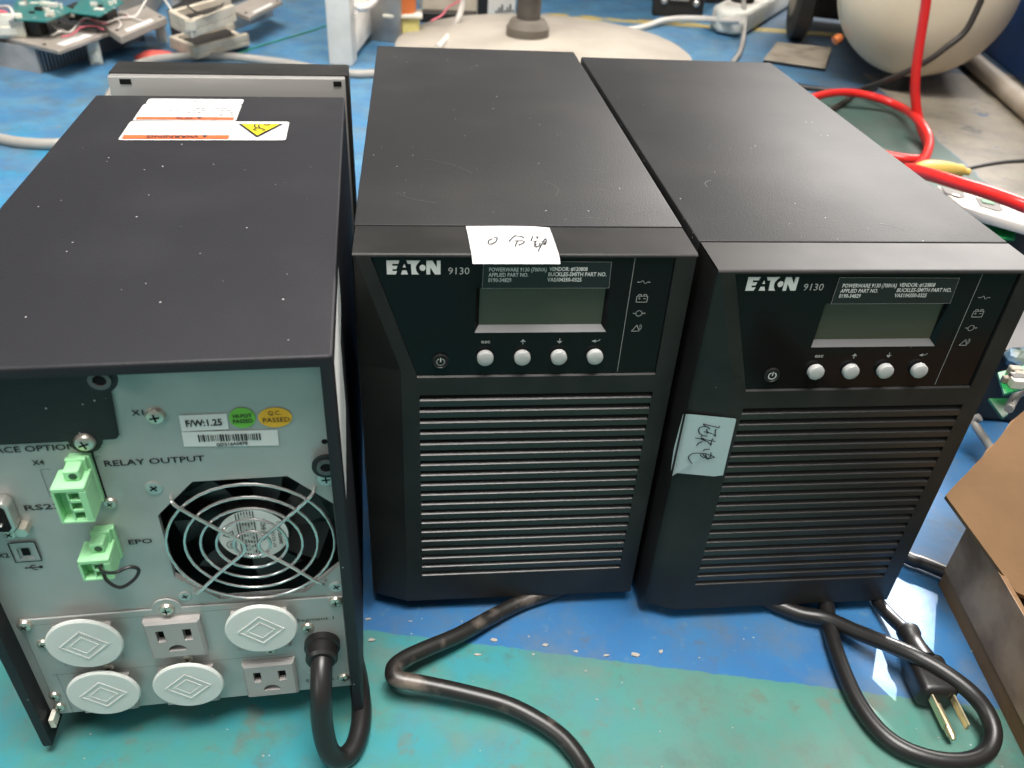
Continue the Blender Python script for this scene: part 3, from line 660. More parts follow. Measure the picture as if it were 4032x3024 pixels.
t.ribbon([(-0.0585, 0.1150), (-0.0525, 0.1150)], 0.0005, f3); t.ribbon([(-0.0570, 0.1150), (-0.0558, 0.1164), (-0.0545, 0.1164)], 0.0004, f3); t.ribbon([(-0.0565, 0.1150), (-0.0552, 0.1136), (-0.0540, 0.1136)], 0.0004, f3)
t.poly([f3(*q) for q in circ(-0.0525, 0.1150, 0.0008, 10)]); t.poly([f3(-0.0593, 0.1150), f3(-0.0581, 0.1156), f3(-0.0581, 0.1144)])
t.build('usb_symbol', K['ink'], rear)
t = MB(); f3 = F0(OY-0.0003)
t.text('Segment 1', 0.0034, f3, 0.0510, 0.0655, w=0.0175); t.text('Segment 2', 0.0034, f3, 0.0510, 0.0170, w=0.0175)
for z in (0.0812, 0.0440): t.ribbon([(-0.066, z-0.0022), (0.046, z-0.0022)], 0.00015, f3)
t.ribbon([(-0.064, 0.0425), (-0.064, 0.0105)], 0.00012, f3)
t.build('segment_lettering', K['ink'], uL)
# stickers on the rear panel
def sticker(name, pts, mat_, prints, y=PY-0.0004, par=rear):
    s = MB(); s.poly([F0(y)(*q) for q in pts]); so = s.build(name, mat_, par)
    return so
sticker('version_sticker', [(0.0182, 0.1938), (0.0362, 0.1936), (0.0360, 0.1858), (0.0180, 0.1858)], K['label'], 0)
sticker('barcode_sticker', [(0.0178, 0.1855), (0.0548, 0.1842), (0.0544, 0.1760), (0.0176, 0.1780)], K['label'], 0)
sticker('round_green_sticker', circ(0.0419, 0.1911, 0.0051, 28), K['lime'], 0)
sticker('round_amber_sticker', circ(0.0545, 0.1905, 0.0066, 30, ry=0.0050), K['amber'], 0)
t = MB(); f3 = F0(PY-0.0007)
t.text('F/W:1.25', 0.0046, f3, 0.0270, 0.1882, 'CENTER', 0.00012, w=0.0138); t.text('HI-POT', 0.0026, f3, 0.0420, 0.1914, 'CENTER', 0.00005, w=0.0072); t.text('PASSED', 0.0026, f3, 0.0419, 0.1888, 'CENTER', 0.00005, w=0.0076)
t.text('Q.C.', 0.0030, f3, 0.0545, 0.1920, 'CENTER', 0, w=0.0050); t.text('PASSED', 0.0033, f3, 0.0548, 0.1884, 'CENTER', 0, w=0.0104)
t.text('GD316A0878', 0.0022, f3, 0.0362, 0.1776, 'CENTER', 0.00006, w=0.0122)
x = 0.0240
while x < 0.0480:
    w = random.choice((0.00022, 0.00022, 0.0004, 0.0006)); t.ribbon([(x, 0.1804-(x-0.024)*0.03), (x, 0.1836-(x-0.024)*0.03)], w, f3); x += w+random.choice((0.0003, 0.0003, 0.00055))
t.build('sticker_lettering', K['ink'], rear)
# side label, seen edge-on
s = MB(); s.poly([(0.0801, y, z) for y, z in ((0.0015, 0.2215), (0.079, 0.2215), (0.077, 0.203), (0.050, 0.199), (0.050, 0.163), (0.0025, 0.150), (0.0012, 0.175))]); s.build('side_label', K['label'], shell)
# warning labels on the lid, reading from the far side
zl = 0.2257
def T(x, y): return (x, y, zl)
w = MB(); w.poly([T(*q) for q in rrect(-0.0460, 0.0145, 0.2670, 0.2995, 0.0018)]+[]); w.poly([T(*q) for q in rrect(-0.0450, 0.0147, 0.2998, 0.3110, 0.0022)])
w1 = w.build('warning_label', K['label_top'], shell)
w = MB(); w.poly([T(*q) for q in rrect(-0.0468, 0.0468, 0.2322, 0.2660, 0.0022)]); w2 = w.build('warning_label', K['label_top'], shell)
def T2(x, y): return (x, y, zl+0.0003)
w = MB(); w.poly([T2(*q) for q in ((-0.0445, 0.2684), (0.0130, 0.2684), (0.0130, 0.2730), (-0.0445, 0.2730))]); w.build('orange_band', K['orange'], w1)
w = MB(); w.poly([T2(*q) for q in ((-0.0448, 0.2338), (0.0140, 0.2338), (0.0140, 0.2400), (-0.0448, 0.2400))]); w.build('orange_band', K['orange'], w2)
w = MB(); w.poly([T2(*q) for q in ((0.0165, 0.2608), (0.0435, 0.2608), (0.0300, 0.2362))]); w.build('triangle_sign', K['ink'], w2)
def T3(x, y): return (x, y, zl+0.0006)
w = MB(); w.poly([T3(*q) for q in ((0.0186, 0.2596), (0.0414, 0.2596), (0.0300, 0.2388))]); w.build('triangle_field', K['yellow'], w2)
w = MB(); fT = lambda x, y: (-x, -y, zl+0.0006)
w.text('WARNING', 0.0060, fT, 0.0030, -0.2390, bold=0.00010, w=0.0290); w.poly([T3(*q) for q in ((-0.0012, 0.2390), (0.0020, 0.2390), (0.0004, 0.2350))]); w.build('lettering', K['ink'], w2)
w = MB(); w.poly([T3(*q) for q in ((-0.0095, 0.2722), (-0.0055, 0.2722), (-0.0075, 0.2690))])
w.text('警告', 0.0042, fT, 0.0110, -0.2724, w=0.011)
for y, x0, x1 in ((0.2765, 0.004, 0.012), (0.2810, -0.028, 0.012), (0.2850, -0.038, 0.010), (0.2895, -0.016, 0.010), (0.3040, -0.022, 0.004)):
    x = x0
    while x < x1: l = random.uniform(0.0006, 0.0020); w.ribbon([(x, y), (x+l, y)], random.uniform(0.0004, 0.0011), T3); x += l+random.uniform(0.0008, 0.002)
w.build('lettering', K['ink'], w1)
w = MB(); h = T3; f3 = lambda x, y: (x, y, zl+0.0009)                      # figure in the triangle: a hand struck out
w.ribbon([(0.0270, 0.2580), (0.0268, 0.2545), (0.0285, 0.2515), (0.0320, 0.2500), (0.0338, 0.2480)], 0.0009, f3); w.ribbon([(0.0285, 0.2515), (0.0268, 0.2488), (0.0290, 0.2470)], 0.0008, f3)
w.ribbon([(0.0295, 0.2575), (0.0292, 0.2548), (0.0305, 0.2515)], 0.0008, f3); w.ribbon([(0.0325, 0.2582), (0.0357, 0.2582), (0.0350, 0.2560), (0.0330, 0.2560), (0.0325, 0.2582)], 0.0005, f3); w.ribbon([(0.0320, 0.2470), (0.0338, 0.2462)], 0.0007, f3)
w.build('hazard_symbol', K['ink'], w2)
w = MB()
for L in ([(-0.0452, 0.2335), (-0.0452, 0.2648)], [(0.0150, 0.2335), (0.0150, 0.2650)], [(0.0450, 0.2335), (0.0450, 0.2648)]): w.ribbon(L, 0.00035, T3)
w.build('frame_line', K['print_grey'], w2)
w = MB()
for x in (-0.0442, 0.0128): w.ribbon([(x, 0.2682), (x, 0.2985)], 0.0003, T3)
w.build('frame_line', K['print_grey'], w1)
# terminal blocks
def terminal(x0, x1, z0, z1, n):
    zt = z1-0.0050                                             # screw tower above the plug body
    m_ = MB(); m_.box(x0+0.0045, x1, PY-0.0030, PY, z0-0.0006, z1+0.0006, 0.0004, 1)
    m_.box(x0, x1-0.0003, PY-0.0150, PY-0.0032, z0, z0+0.0012, 0.0002, 1)
    m_.box(x0, x1-0.0003, PY-0.0150, PY-0.0032, zt-0.0024, zt, 0.0004, 1)
    m_.box(x0, x0+0.0010, PY-0.0150, PY-0.0032, z0+0.0012, zt-0.0024); m_.box(x1-0.0030, x1-0.0003, PY-0.0150, PY-0.0032, z0+0.0012, zt-0.0024, 0.0002, 1)
    m_.box(x0+0.0010, x1-0.0030, PY-0.0105, PY-0.0032, z0+0.0012, zt-0.0024)
    hgt = (zt-0.0024-z0-0.0012)/n
    for i in range(n+1):
        z = z0+0.0012+i*hgt; m_.box(x0+0.0052, x1-0.0030, PY-0.0147, PY-0.0105, max(z-0.0006, z0+0.0010), min(z+0.0006, zt-0.002))
    m_.box(x0+0.0052, x0+0.0058, PY-0.0147, PY-0.0105, z0+0.0012, zt-0.0024)
    m_.box(x0+0.0046, x1-0.0022, PY-0.0112, PY-0.0030, zt+0.0001, z1+0.0002, 0.0007, 2); m_.box(x0+0.0040, x1-0.0010, PY-0.0052, PY-0.0031, zt+0.0001, z1+0.0010, 0.0003, 1)
    tb = m_.build('terminal_block', K['terminal'], uL, smooth=False)
    q = MB()
    for i in range(n):
        z = z0+0.0012+(i+0.5)*hgt; q.poly([F0(PY-0.0109)(*v) for v in ((x0+0.0066, z-hgt*0.25), (x1-0.0040, z-hgt*0.25), (x1-0.0040, z+hgt*0.25), (x0+0.0066, z+hgt*0.25))])
    q.lathe([(0.0016, 0), (0.0015, 0.0001)], (x0+0.0082, PY-0.0113, zt+0.0026), (0, -1, 0), 16)
    q.build('terminal_opening', K['terminal_dark'], tb)
    return tb
tb1 = terminal(-0.0305, -0.0178, 0.1535, 0.1772, 3)
tb2 = terminal(-0.0302, -0.0176, 0.1198, 0.1370, 2)
MB().tube([(-0.0222, -0.001, 0.1283), (-0.0205, -0.008, 0.1290), (-0.0130, -0.014, 0.1335), (-0.0075, -0.013, 0.1350), (-0.0045, -0.012, 0.1320), (-0.0070, -0.013, 0.1275), (-0.0130, -0.014, 0.1245), (-0.0200, -0.008, 0.1238), (-0.0222, -0.001, 0.1240)], 0.00075, 8).build('jumper_wire', K['rubber'], uL)
MB().box(-0.0178, -0.0172, PY-0.0004, PY+0.0002, 0.1522, 0.1776).build('terminal_gap', K['dark'], uL)
# serial and usb sockets
ds = MB(); ds.prism([F0(PY-0.0062)(*q) for q in ((-0.0740, 0.1570), (-0.0740, 0.1435), (-0.0545, 0.1420), (-0.0525, 0.1440), (-0.0525, 0.1565), (-0.0545, 0.1585))], (0, 0.0060, 0), 0.0008, 2)
dso = ds.build('serial_port', K['steel'], uL)
q = MB(); q.poly([F0(PY-0.0064)(*v) for v in ((-0.0735, 0.1555), (-0.0735, 0.1445), (-0.0555, 0.1430), (-0.0540, 0.1450), (-0.0540, 0.1555), (-0.0555, 0.1570))]); q.build('port_face', K['dark'], dso)
q = MB()
for i in range(4):
    for r_ in (0, 1): q.lathe([(0.0005, 0), (0.0005, 0.0012), (0.0002, 0.0016)], (-0.0570-0.004*i-0.002*r_, PY-0.0064, 0.1475+0.0045*r_), (0, -1, 0), 8)
q.build('port_pin', K['steel'], dso)
screw(-0.0590, 0.1365, 0.0026, PY); MB().lathe([(0.0026, 0), (0.0026, 0.0050), (0.0016, 0.0052)], (-0.0520, PY, 0.1405), (0, -1, 0), 6).build('hex_standoff', K['screw'], uL)
us = MB(); us.sheet([(-0.0612, 0.1195), (-0.0508, 0.1195), (-0.0508, 0.1310), (-0.0612, 0.1310)], [[(-0.0590, 0.1212), (-0.0530, 0.1212), (-0.0530, 0.1268), (-0.0545, 0.1288), (-0.0575, 0.1288), (-0.0590, 0.1268)]], F0(PY-0.0006), dvec=(0, 0.004, 0))
uso = us.build('usb_socket', K['zinc'], uL, smooth=False)
q = MB(); q.box(-0.0575, -0.0545, PY-0.0004, PY+0.003, 0.1228, 0.1268); q.poly([F0(PY+0.0033)(*v) for v in ((-0.0592, 0.1210), (-0.0528, 0.1210), (-0.0528, 0.1290), (-0.0592, 0.1290))])
q.ribbon([(-0.0612, 0.1195), (-0.0508, 0.1195), (-0.0508, 0.1310), (-0.0612, 0.1310), (-0.0612, 0.1195)], 0.0004, F0(PY-0.0009)); q.build('socket_core', K['dark'], uso)
# strain relief and its cord
gx, gz = 0.0618, 0.0478
gl = MB(); gl.lathe([(0.0088, 0.0), (0.0088, 0.0035), (0.0078, 0.0040), (0.0078, 0.0100), (0.0066, 0.0115)], (gx, OY, gz), (0, -1, 0), 20); gl.build('strain_relief', K['rubber'], uL)
zf = -BZ+0.0056
MB().tube([(gx, OY, gz), (gx, OY-0.012, gz-0.001), (gx-0.0005, OY-0.0235, gz-0.010), (gx-0.001, OY-0.0290, gz-0.026), (gx+0.001, OY-0.0330, 0.006), (gx+0.006, OY-0.0330, zf+0.002), (gx+0.0125, OY-0.0270, zf), (gx+0.0160, OY-0.015, zf), (gx+0.0165, OY-0.002, zf), (gx+0.014, OY+0.020, zf), (gx+0.006, OY+0.060, zf), (gx-0.01, OY+0.14, zf)], 0.0053, 14, 8).build('power_cord', K['rubber'], uL)
MB().box(-0.0735, -0.0712, 0.0030, 0.0095, 0.0075, 0.0135).build('corner_clip', K['nylon'], uL)
for x in (-0.060, 0.060):
    for y in (0.05, 0.30): MB().lathe([(0.009, -BZ), (0.010, -0.0012)], (x, y, 0), (0, 0, 1), 20).build('foot', K['foot'], uL)

# ================================================================== cords on the floor in front
def cord(name, pts, r, m, label, cat='cord', n=12, sm_=8):
    o = MB().tube(pts, r, n, sm_).build(name, m); return tag(o, label, cat)
P5 = lambda x, y, z=0.006: at(*zz5(x, y), z)
P6 = lambda x, y, z=0.006: at(*zz6(x, y), z)
c0 = P5(1370, 165)
cord('cable', [c0+Vector((0.05, 0.08, 0)), c0+Vector((0.02, 0.02, 0.0)), P5(1180, 195), P5(1010, 280, 0.007), P5(800, 395, 0.010), P5(600, 480, 0.013), P5(460, 545, 0.015), P5(395, 605, 0.016), P5(420, 668, 0.016), P5(600, 705, 0.014), P5(850, 760, 0.012), P5(1100, 830, 0.010), P5(1300, 930, 0.008), P5(1450, 1040, 0.007), P5(1560, 1180, 0.006), P5(1620, 1300, 0.006), P5(1660, 1450, 0.006)], 0.0047, K['rubber_dusty'], 'dusty black power cord bent in a V on the teal floor before the grille')
c1 = P6(560, 212)
cord('cable', [c1+Vector((-0.03, 0.06, 0)), c1+Vector((-0.01, 0.02, 0)), P6(800, 240), P6(1000, 285, 0.008), P6(1200, 370, 0.012), P6(1400, 450, 0.017), P6(1560, 520, 0.020), P6(1720, 610, 0.020), P6(1880, 730, 0.018), P6(1980, 850, 0.014), P6(2025, 980, 0.010), P6(1990, 1090, 0.007), P6(1880, 1150, 0.006), P6(1700, 1150, 0.006), P6(1500, 1090, 0.006), P6(1340, 980, 0.006), P6(1210, 810, 0.006), P6(1120, 620, 0.006), P6(1060, 450, 0.006), P6(1030, 330, 0.006), P6(1010, 200, 0.006), P6(980, 40, 0.006)], 0.0047, K['rubber'], 'black cord looped in a wide ring beside the cardboard box')
# plug
pl = thing('power_plug', 'black plug with bare metal prongs lying inside the cord ring near the cardboard box', 'plug')
A = P6(1510, 375, 0.012); B = P6(1600, 520, 0.014); Cc = P6(1680, 680, 0.015)
dirp = (Cc-A); dirp.z = 0; dirp.normalize(); side = Vector((-dirp.y, dirp.x, 0))
cd = [P6(1290, 120, 0.006), P6(1330, 195, 0.006), P6(1400, 275, 0.008), P6(1480, 350, 0.012), A]
MB().tube([cd[0]+Vector((-0.01, 0.06, 0)), *cd], 0.0042, 12, 8).build('plug_cord', K['rubber'], pl)
MB().lathe([(0.0052, -0.004), (0.0068, -0.002), (0.0068, 0.002), (0.0058, 0.004), (0.0062, 0.010), (0.0085, 0.020)], A, dirp, 20).build('strain_sleeve', K['rubber'], pl)
bd = MB(); Mx = Matrix((dirp, side, Vector((0, 0, 1)))).transposed().to_4x4(); Mx.translation = A+dirp*0.031
bd.box(-0.013, 0.013, -0.0108, 0.0108, -0.010, 0.007, 0.004, 3, Mx); bd.build('plug_body', K['rubber'], pl)
for sgn in (-1, 1):
    q = MB(); M2 = Mx.copy(); M2.translation = A+dirp*0.054+side*0.0062*sgn+Vector((0, 0, 0.0015))
    q.box(-0.010, 0.0085, -0.0007, 0.0007, -0.0027, 0.0027, 0.0004, 1, M2); q.build('prong', K['brass'], pl)
q = MB(); q.lathe([(0.0024, 0), (0.0024, 0.018), (0.0012, 0.021)], A+dirp*0.044+Vector((0, 0, -0.0062)), dirp, 14); q.build('ground_pin', K['brass'], pl)
zz8 = lambda x, y: (3400+x*1.0395, 1300+y*1.0392)
b0, b1 = at(*zz8(150, 850), 0.006), at(*zz8(300, 912), 0.006)
cord('cable', [b0+(b0-b1)*1.2+Vector((0, 0.02, 0)), b0, b0.lerp(b1, 0.5), b1, b1+(b1-b0)*0.9], 0.0047, K['rubber'], 'short stretch of black cord running between the power supply and the cardboard box')
cord('cable', [at(*zz8(440, 330), 0.035), at(*zz8(418, 345), 0.03), at(*zz8(440, 385), 0.026), at(*zz8(470, 430), 0.02), at(*zz8(520, 520), 0.008)], 0.0032, K['grey_cable'], 'thin grey cable end showing above the cardboard flap')

# ------------------------------------------------------------------ cardboard box
bx = thing('cardboard_box', 'brown cardboard box with taped side and one flap folded open', 'box', (0.2895, 0.378, 0))
w = MB(); t_ = 0.003
H = 0.056
w.box(0, t_, -0.30, 0, 0.0, H); w.box(t_, 0.30, -t_, 0, 0.0, H); w.box(t_, 0.30, -0.30, -t_, 0, 0.003)
w.build('box_walls', K['card'], bx)
q = MB(); q.box(-0.0005, 0.0, -0.30, 0.0005, 0.013, H+0.0005); q.box(0.0, 0.06, 0.0, 0.0005, 0.013, H+0.0005); q.build('clear_tape', K['tape'], bx)
fa = Vector((0.258, 0.366, 0.088)); fb = at(4075, 1560, 0.098); fc = at(4000, 2330, 0.050)
base = Vector(bx.location)
nf = (fb-fa).cross(fc-fa).normalized()
def onflap(x, y): return Vector((x, y, fa.z-(nf.x*(x-fa.x)+nf.y*(y-fa.y))/nf.z))
pts = [fa-base, fb-base, onflap(fb.x+0.12, fb.y)-base, onflap(fc.x+0.16, fc.y)-base, fc-base]
n_ = 14; edge = []
for i in range(n_+1):
    p = pts[0].lerp(pts[1], i/n_)
    if 0 < i < n_: p = p+Vector((random.uniform(-1, 1), random.uniform(-1, 1), 0))*0.0012
    edge.append(p)
fl_ = MB(); fl_.prism(edge+pts[2:], (0.0008, 0.001, -0.0035)); fl_.build('flap', K['card'], bx, smooth=False)

# ================================================================== things behind
UPZ = Vector((0, 0, 1))
def pmod(mb, p0, p1, p2, z0, z1, bevel=0.001):
    """slab over the parallelogram p0, p1, p2"""
    a, b, c = (Vector((p.x, p.y, z0)) for p in (p0, p1, p2)); mb.prism([a, b, b+c-a, c], (0, 0, z1-z0), bevel, 1)
def heat_module(p0, u, v, h, lu, lv, label, bracket, sticker_=True, m_bracket='alu'):
    """finned heat sink with an aluminium tray on top; p0 near corner, u along the finned side, v back along the end"""
    root = thing('power_module', label, 'power module', p0, group='scrap power modules piled on the floor')
    hs = MB(); nf = int(lu/0.0075)
    a0 = Vector((0, 0, 0))
    hs.prism([v*0.0125+u*0.002, v*0.0125+u*lu, v*lv+u*lu, v*lv+u*0.002], (0, 0, h))
    hso = hs.build('heat_sink', K['fin_shade'], root, smooth=False); hs = MB()
    for i in range(nf):
        s0 = u*(i*lu/nf+0.004); hs.prism([s0, s0+u*0.0024, s0+u*0.0024+v*0.0122, s0+v*0.0122], (0, 0, h))
    fo = hs.build('fins', K['heatsink'], hso, smooth=False)
    e = MB(); e.prism([u*0.0, u*0.002, u*0.002+v*lv, v*lv], (0, 0, h)); e.build('end_plate', K['heatsink_end'], root, smooth=False)
    q0, q1, q2, zt = bracket                                   # near corner, along u, along v of the tray
    b = MB(); o = Vector((p0.x, p0.y, 0)); pmod(b, q0-o, q1-o, q2-o, h+0.0005, zt)
    bo = b.build('tray', K[m_bracket], root, smooth=False)
    if sticker_:
        s = MB(); e1 = (q1-q0); e2 = (q2-q0); f3 = lambda a, c: (q0-o+e1*a+e2*c)*1+Vector((0, 0, 0))
        s.poly([Vector((f3(a, c).x, f3(a, c).y, zt+0.0006)) for a, c in ((0.18, 0.06), (0.75, 0.06), (0.75, 0.20), (0.18, 0.20))]); s.build('sticker', K['label'], root)
        s = MB()
        for a, c in ((0.92, 0.12), (0.92, 0.8), (0.08, 0.3)):
            s.lathe([(0.003, 0), (0.0028, 0.001)], Vector((f3(a, c).x, f3(a, c).y, zt+0.0002)), UPZ, 10)
        s.build('tray_holes', K['dark'], root)
    return root
A0 = at(*zz1(238, 428)); A1 = at(*zz1(560, 330)); uA = (A1-A0).normalized(); vA = Vector((-uA.y, uA.x, 0))
heat_module(A0, uA, vA, 0.040, 0.105, 0.16, 'nearest scrap power module with finned heat sink and teal board over its tray', (at(*zz1(340, 303), 0.045), at(*zz1(632, 195), 0.045), at(*zz1(0, 215), 0.045), 0.047))
B0 = at(*zz1(585, 318)); B1 = at(*zz1(850, 232)); uB = (B1-B0).normalized(); vB = Vector((-uB.y, uB.x, 0))
heat_module(B0, uB, vB, 0.042, 0.12, 0.14, 'scrap power module with bare aluminium tray and white sticker in the middle of the pile', (at(*zz1(700, 222), 0.052), at(*zz1(968, 108), 0.052), at(*zz1(560, 130), 0.052), 0.054))
E0 = at(*zz1(1345, 185)); E1 = at(*zz1(1600, 92)); uE = (E1-E0).normalized(); vE = Vector((-uE.y, uE.x, 0))
heat_module(E0, uE, vE, 0.045, 0.16, 0.13, 'farthest scrap power module with dusty tray at the right end of the pile', (at(*zz1(1450, 110), 0.05), at(*zz1(1640, 15), 0.05), at(*zz1(1330, 60), 0.05), 0.053))
def tray(label, corners, z, dz, lip, tilt=0):
    """open sheet-metal tray: floor and raised lips"""
    p = [at(*zz1(x, y), z+(tilt if i in (2, 3) else 0)) for i, (x, y) in enumerate(corners)]
    root = thing('metal_tray', label, 'metal tray', (p[0].x, p[0].y, 0), group='sheet metal trays in the scrap pile'); o = Vector(root.location)
    m_ = MB(); m_.prism([q-o for q in p], (0, 0, -dz), 0.001, 1)
    mo = m_.build('tray_floor', K['beige'], root, smooth=False)
    for i, j in ((0, 1), (1, 2), (3, 0)):
        e = (p[j]-p[i]); inn = (p[(i+2) % 4]-p[i]); inn = (inn-e*inn.dot(e)/e.dot(e)); inn.normalize()
        l = MB(); l.prism([p[i]-o, p[j]-o, p[j]-o+inn*0.010, p[i]-o+inn*0.010], (0, 0, lip), 0.0015, 2); l.build('lip', K['beige'], root, smooth=False)
    m_ = MB(); c = (p[0]+p[1]+p[2]+p[3])/4; m_.prism([(c+(q-c)*0.72)-o+Vector((0, 0, 0.0015)) for q in p], (0, 0, 0.004)); m_.build('board', K['black_metal'], root, smooth=False)
    return root
tray('pale sheet metal tray lying lowest beside the grey cable', [(985, 250), (1140, 318), (1450, 235), (1350, 165)], 0.016, 0.008, 0.012)
tray('tan sheet metal tray resting above the pale tray', [(985, 120), (1110, 185), (1372, 85), (1320, 25)], 0.075, 0.010, 0.016)
s = MB(); s.prism([at(*zz1(x, y), 0.0) for x, y in ((1000, 235), (1120, 225), (1300, 130), (1180, 110))], (0, 0, 0.055), 0.002, 1); tag(s.build('metal_block', K['black_metal']), 'dark metal block holding up the tan tray', 'metal block')
s = MB(); s.prism([at(*zz1(x, y), 0.0) for x, y in ((700, 130), (900, 90), (1000, -80), (760, -60))], (0, 0, 0.05), 0.002, 1); tag(s.build('metal_block', K['alu']), 'dusty aluminium block in the back of the scrap pile', 'metal block')
def board(label, corners, z, extra):
    p = [at(*zz1(x, y), z) for x, y in corners]; root = thing('circuit_board', label, 'circuit board', (p[0].x, p[0].y, z), group='teal circuit boards in the scrap pile'); o = Vector(root.location)
    m_ = MB(); m_.prism([q-o for q in p], (0, 0, 0.002)); m_.build('board', K['pcb'], root, smooth=False)
    for i in range(extra):
        a, b = random.uniform(0.1, 0.9), random.uniform(0.25, 0.9); q = (p[0].lerp(p[1], a)).lerp(p[3].lerp(p[2], a), b)-o; r = random.uniform(0.003, 0.008); h = random.uniform(0.003, 0.014)
        c = MB()
        if random.random() < 0.5: c.lathe([(r*0.6, 0.002), (r*0.6, 0.002+h), (r*0.3, 0.0025+h)], q, UPZ, 10)
        else: c.box(q.x-r, q.x+r, q.y-r*0.7, q.y+r*0.7, 0.002, 0.002+h*0.6, 0.0005, 1)
        c.build('component', random.choice([K['black_metal'], K['nylon'], K['alu'], K['white']]), root)
    return root
board('teal circuit board on the near scrap module at the left edge', [(60, 118), (270, 132), (440, 65), (120, -60)], 0.075, 14)
board('teal circuit board with burnt brown part behind the near board', [(410, 78), (580, 100), (720, 20), (520, -60)], 0.078, 10)
# stand-offs that carry the boards
for i, (x, y, z) in enumerate(((200, 150, 0.075), (430, 85, 0.075), (560, 95, 0.078))):
    q = at(*zz1(x, y), z-0.001)
s = MB(); q = at(*zz1(200, 158), 0.06); s.box(q.x-0.03, q.x+0.012, q.y-0.008, q.y+0.02, 0.0475, 0.0745, 0.002, 1); tag(s.build('relay', K['black_metal']), 'dark brown relay block under the teal board', 'component')
s = MB(); q = at(*zz1(560, 110), 0.06); s.box(q.x-0.05, q.x+0.02, q.y, q.y+0.04, 0.0545, 0.0775, 0.002, 1); tag(s.build('relay', K['black_metal']), 'black relay block under the burnt teal board', 'component')
def connector(label, x, y, h, wd, z):
    root = thing('wire_connector', label, 'connector', at(*zz1(x, y), z), 0.4, 'cream wire connectors in the scrap pile')
    s = MB(); s.box(-wd/2, wd/2, -0.007, 0.007, 0, h, 0.002, 2); s.build('housing', K['nylon'], root)
    s = MB(); s.box(-wd*0.28, wd*0.28, -0.010, -0.0072, h*0.12, h*0.5, 0.001, 1); s.build('latch', K['nylon'], root)
    return root
connector('cream wire connector hanging against the fins of the near module', 565, 372, 0.040, 0.020, 0.0)
connector('cream wire connector standing between the modules and the trays', 945, 245, 0.045, 0.018, 0.008)
connector('cream wire connector at the left edge under the teal board', 60, 215, 0.035, 0.05, 0.0475)
connector('cream wire connector under the corner of the near teal board', 400, 100, 0.012, 0.02, 0.060)
def wire(pts, r, m, label):
    return tag(MB().tube([at(*zz1(x, y), z) for x, y, z in pts], r, 8, 6).build('wire', m), label, 'wire', 'loose wires over the scrap pile')
wire([(310, 205, 0.05), (350, 180, 0.056), (410, 185, 0.05), (470, 120, 0.062), (500, 105, 0.066), (560, 120, 0.06), (620, 130, 0.06), (690, 105, 0.06), (780, 95, 0.06), (820, 50, 0.07), (860, -20, 0.085)], 0.0016, K['wire_white'], 'white twisted wire running over the two near trays')
wire([(300, 140, 0.062), (330, 165, 0.056), (370, 175, 0.050), (300, 205, 0.05)], 0.0016, K['wire_white'], 'short white wire curling below the near teal board')
wire([(470, 125, 0.062), (510, 108, 0.064), (600, 135, 0.060), (680, 110, 0.058), (740, 96, 0.058)], 0.0014, K['wire_pink'], 'pink wire lying along the white twisted wire')
wire([(950, -10, 0.09), (985, 40, 0.085), (1010, 80, 0.08), (1030, 105, 0.078)], 0.0018, K['wire_white'], 'white wire draped over the tan tray')
wire([(0, 40, 0.085), (50, 40, 0.09), (75, 80, 0.085), (60, 120, 0.075), (20, 90, 0.07)], 0.0022, K['wire_white'], 'white wire loop at the left edge of the pile')
wire([(-10, 70, 0.080), (30, 75, 0.08), (50, 110, 0.07), (35, 140, 0.06)], 0.0040, K['wire_pink'], 'thick pink wire at the left edge of the pile')
for k, (m_, lab, P) in enumerate((('wire_white', 'white wire arching over the middle tray', ((620, 110), (660, 80), (720, 70), (760, 100), (830, 120))), ('wire_pink', 'thin pink wire crossing the near tray', ((360, 215), (420, 200), (470, 160), (540, 150), (600, 170))),
                                  ('wire_white', 'white wire coming out of the burnt board', ((600, 60), (640, 90), (700, 130), (690, 165))), ('brown_cable', 'dark wire hanging over the tan tray', ((1080, 20), (1120, 60), (1180, 80), (1240, 60), (1300, 20))))):
    wire([(x, y, 0.058 if k != 3 else 0.095) for x, y in P], 0.0015, K[m_], lab)
# grey cable and red scrap
zc = 0.006
cord('cable', [at(*zz1(x, y), zc) for x, y in ((-60, 800), (0, 808), (100, 826), (270, 838), (420, 820), (560, 720), (640, 560), (720, 430), (800, 378), (900, 348), (1000, 335), (1150, 328), (1320, 330), (1500, 348), (1700, 375), (1900, 412), (2060, 430), (2140, 430), (2300, 425))], 0.0075, K['grey_cable'], 'grey cable winding across the blue floor behind the backwards power supply')
s = MB(); s.lathe([(0.028, 0), (0.026, 0.004), (0.016, 0.011), (0.004, 0.013)], (0, 0, 0), UPZ, 18); bmesh.ops.scale(s.bm, vec=(1.4, 0.7, 1), verts=s.bm.verts); r_ = s.build('vinyl_scrap', K['red_rag']); r_.location = at(*zz1(915, 338)); r_.rotation_euler.z = 0.2; tag(r_, 'red vinyl scrap lying beside the grey cable', 'scrap')
cord('wire', [at(*zz1(x, y), 0.002) for x, y in ((1360, 318), (1500, 270), (1650, 225), (1800, 180), (1925, 135))], 0.0011, K['green_tape'], 'thin green wire stretched over blue floor to the white stand', 'wire', 6)
# white stand
ws = thing('metal_stand', 'white painted steel stand with an upright and a floor bar', 'stand', at(*zz1(1982, 378))); 
s = MB(); s.box(-0.021, 0.021, -0.002, 0.040, 0.0, 0.62, 0.002, 2); s.build('upright', K['white'], ws)
s = MB(); s.box(-0.012, 0.021, 0.0402, 0.33, 0.012, 0.075, 0.002, 2); s.build('floor_bar', K['white'], ws)
s = MB(); s.box(-0.016, 0.014, 0.004, 0.03, -0.0, 0.006); 
s.build('foot', K['black_metal'], ws)
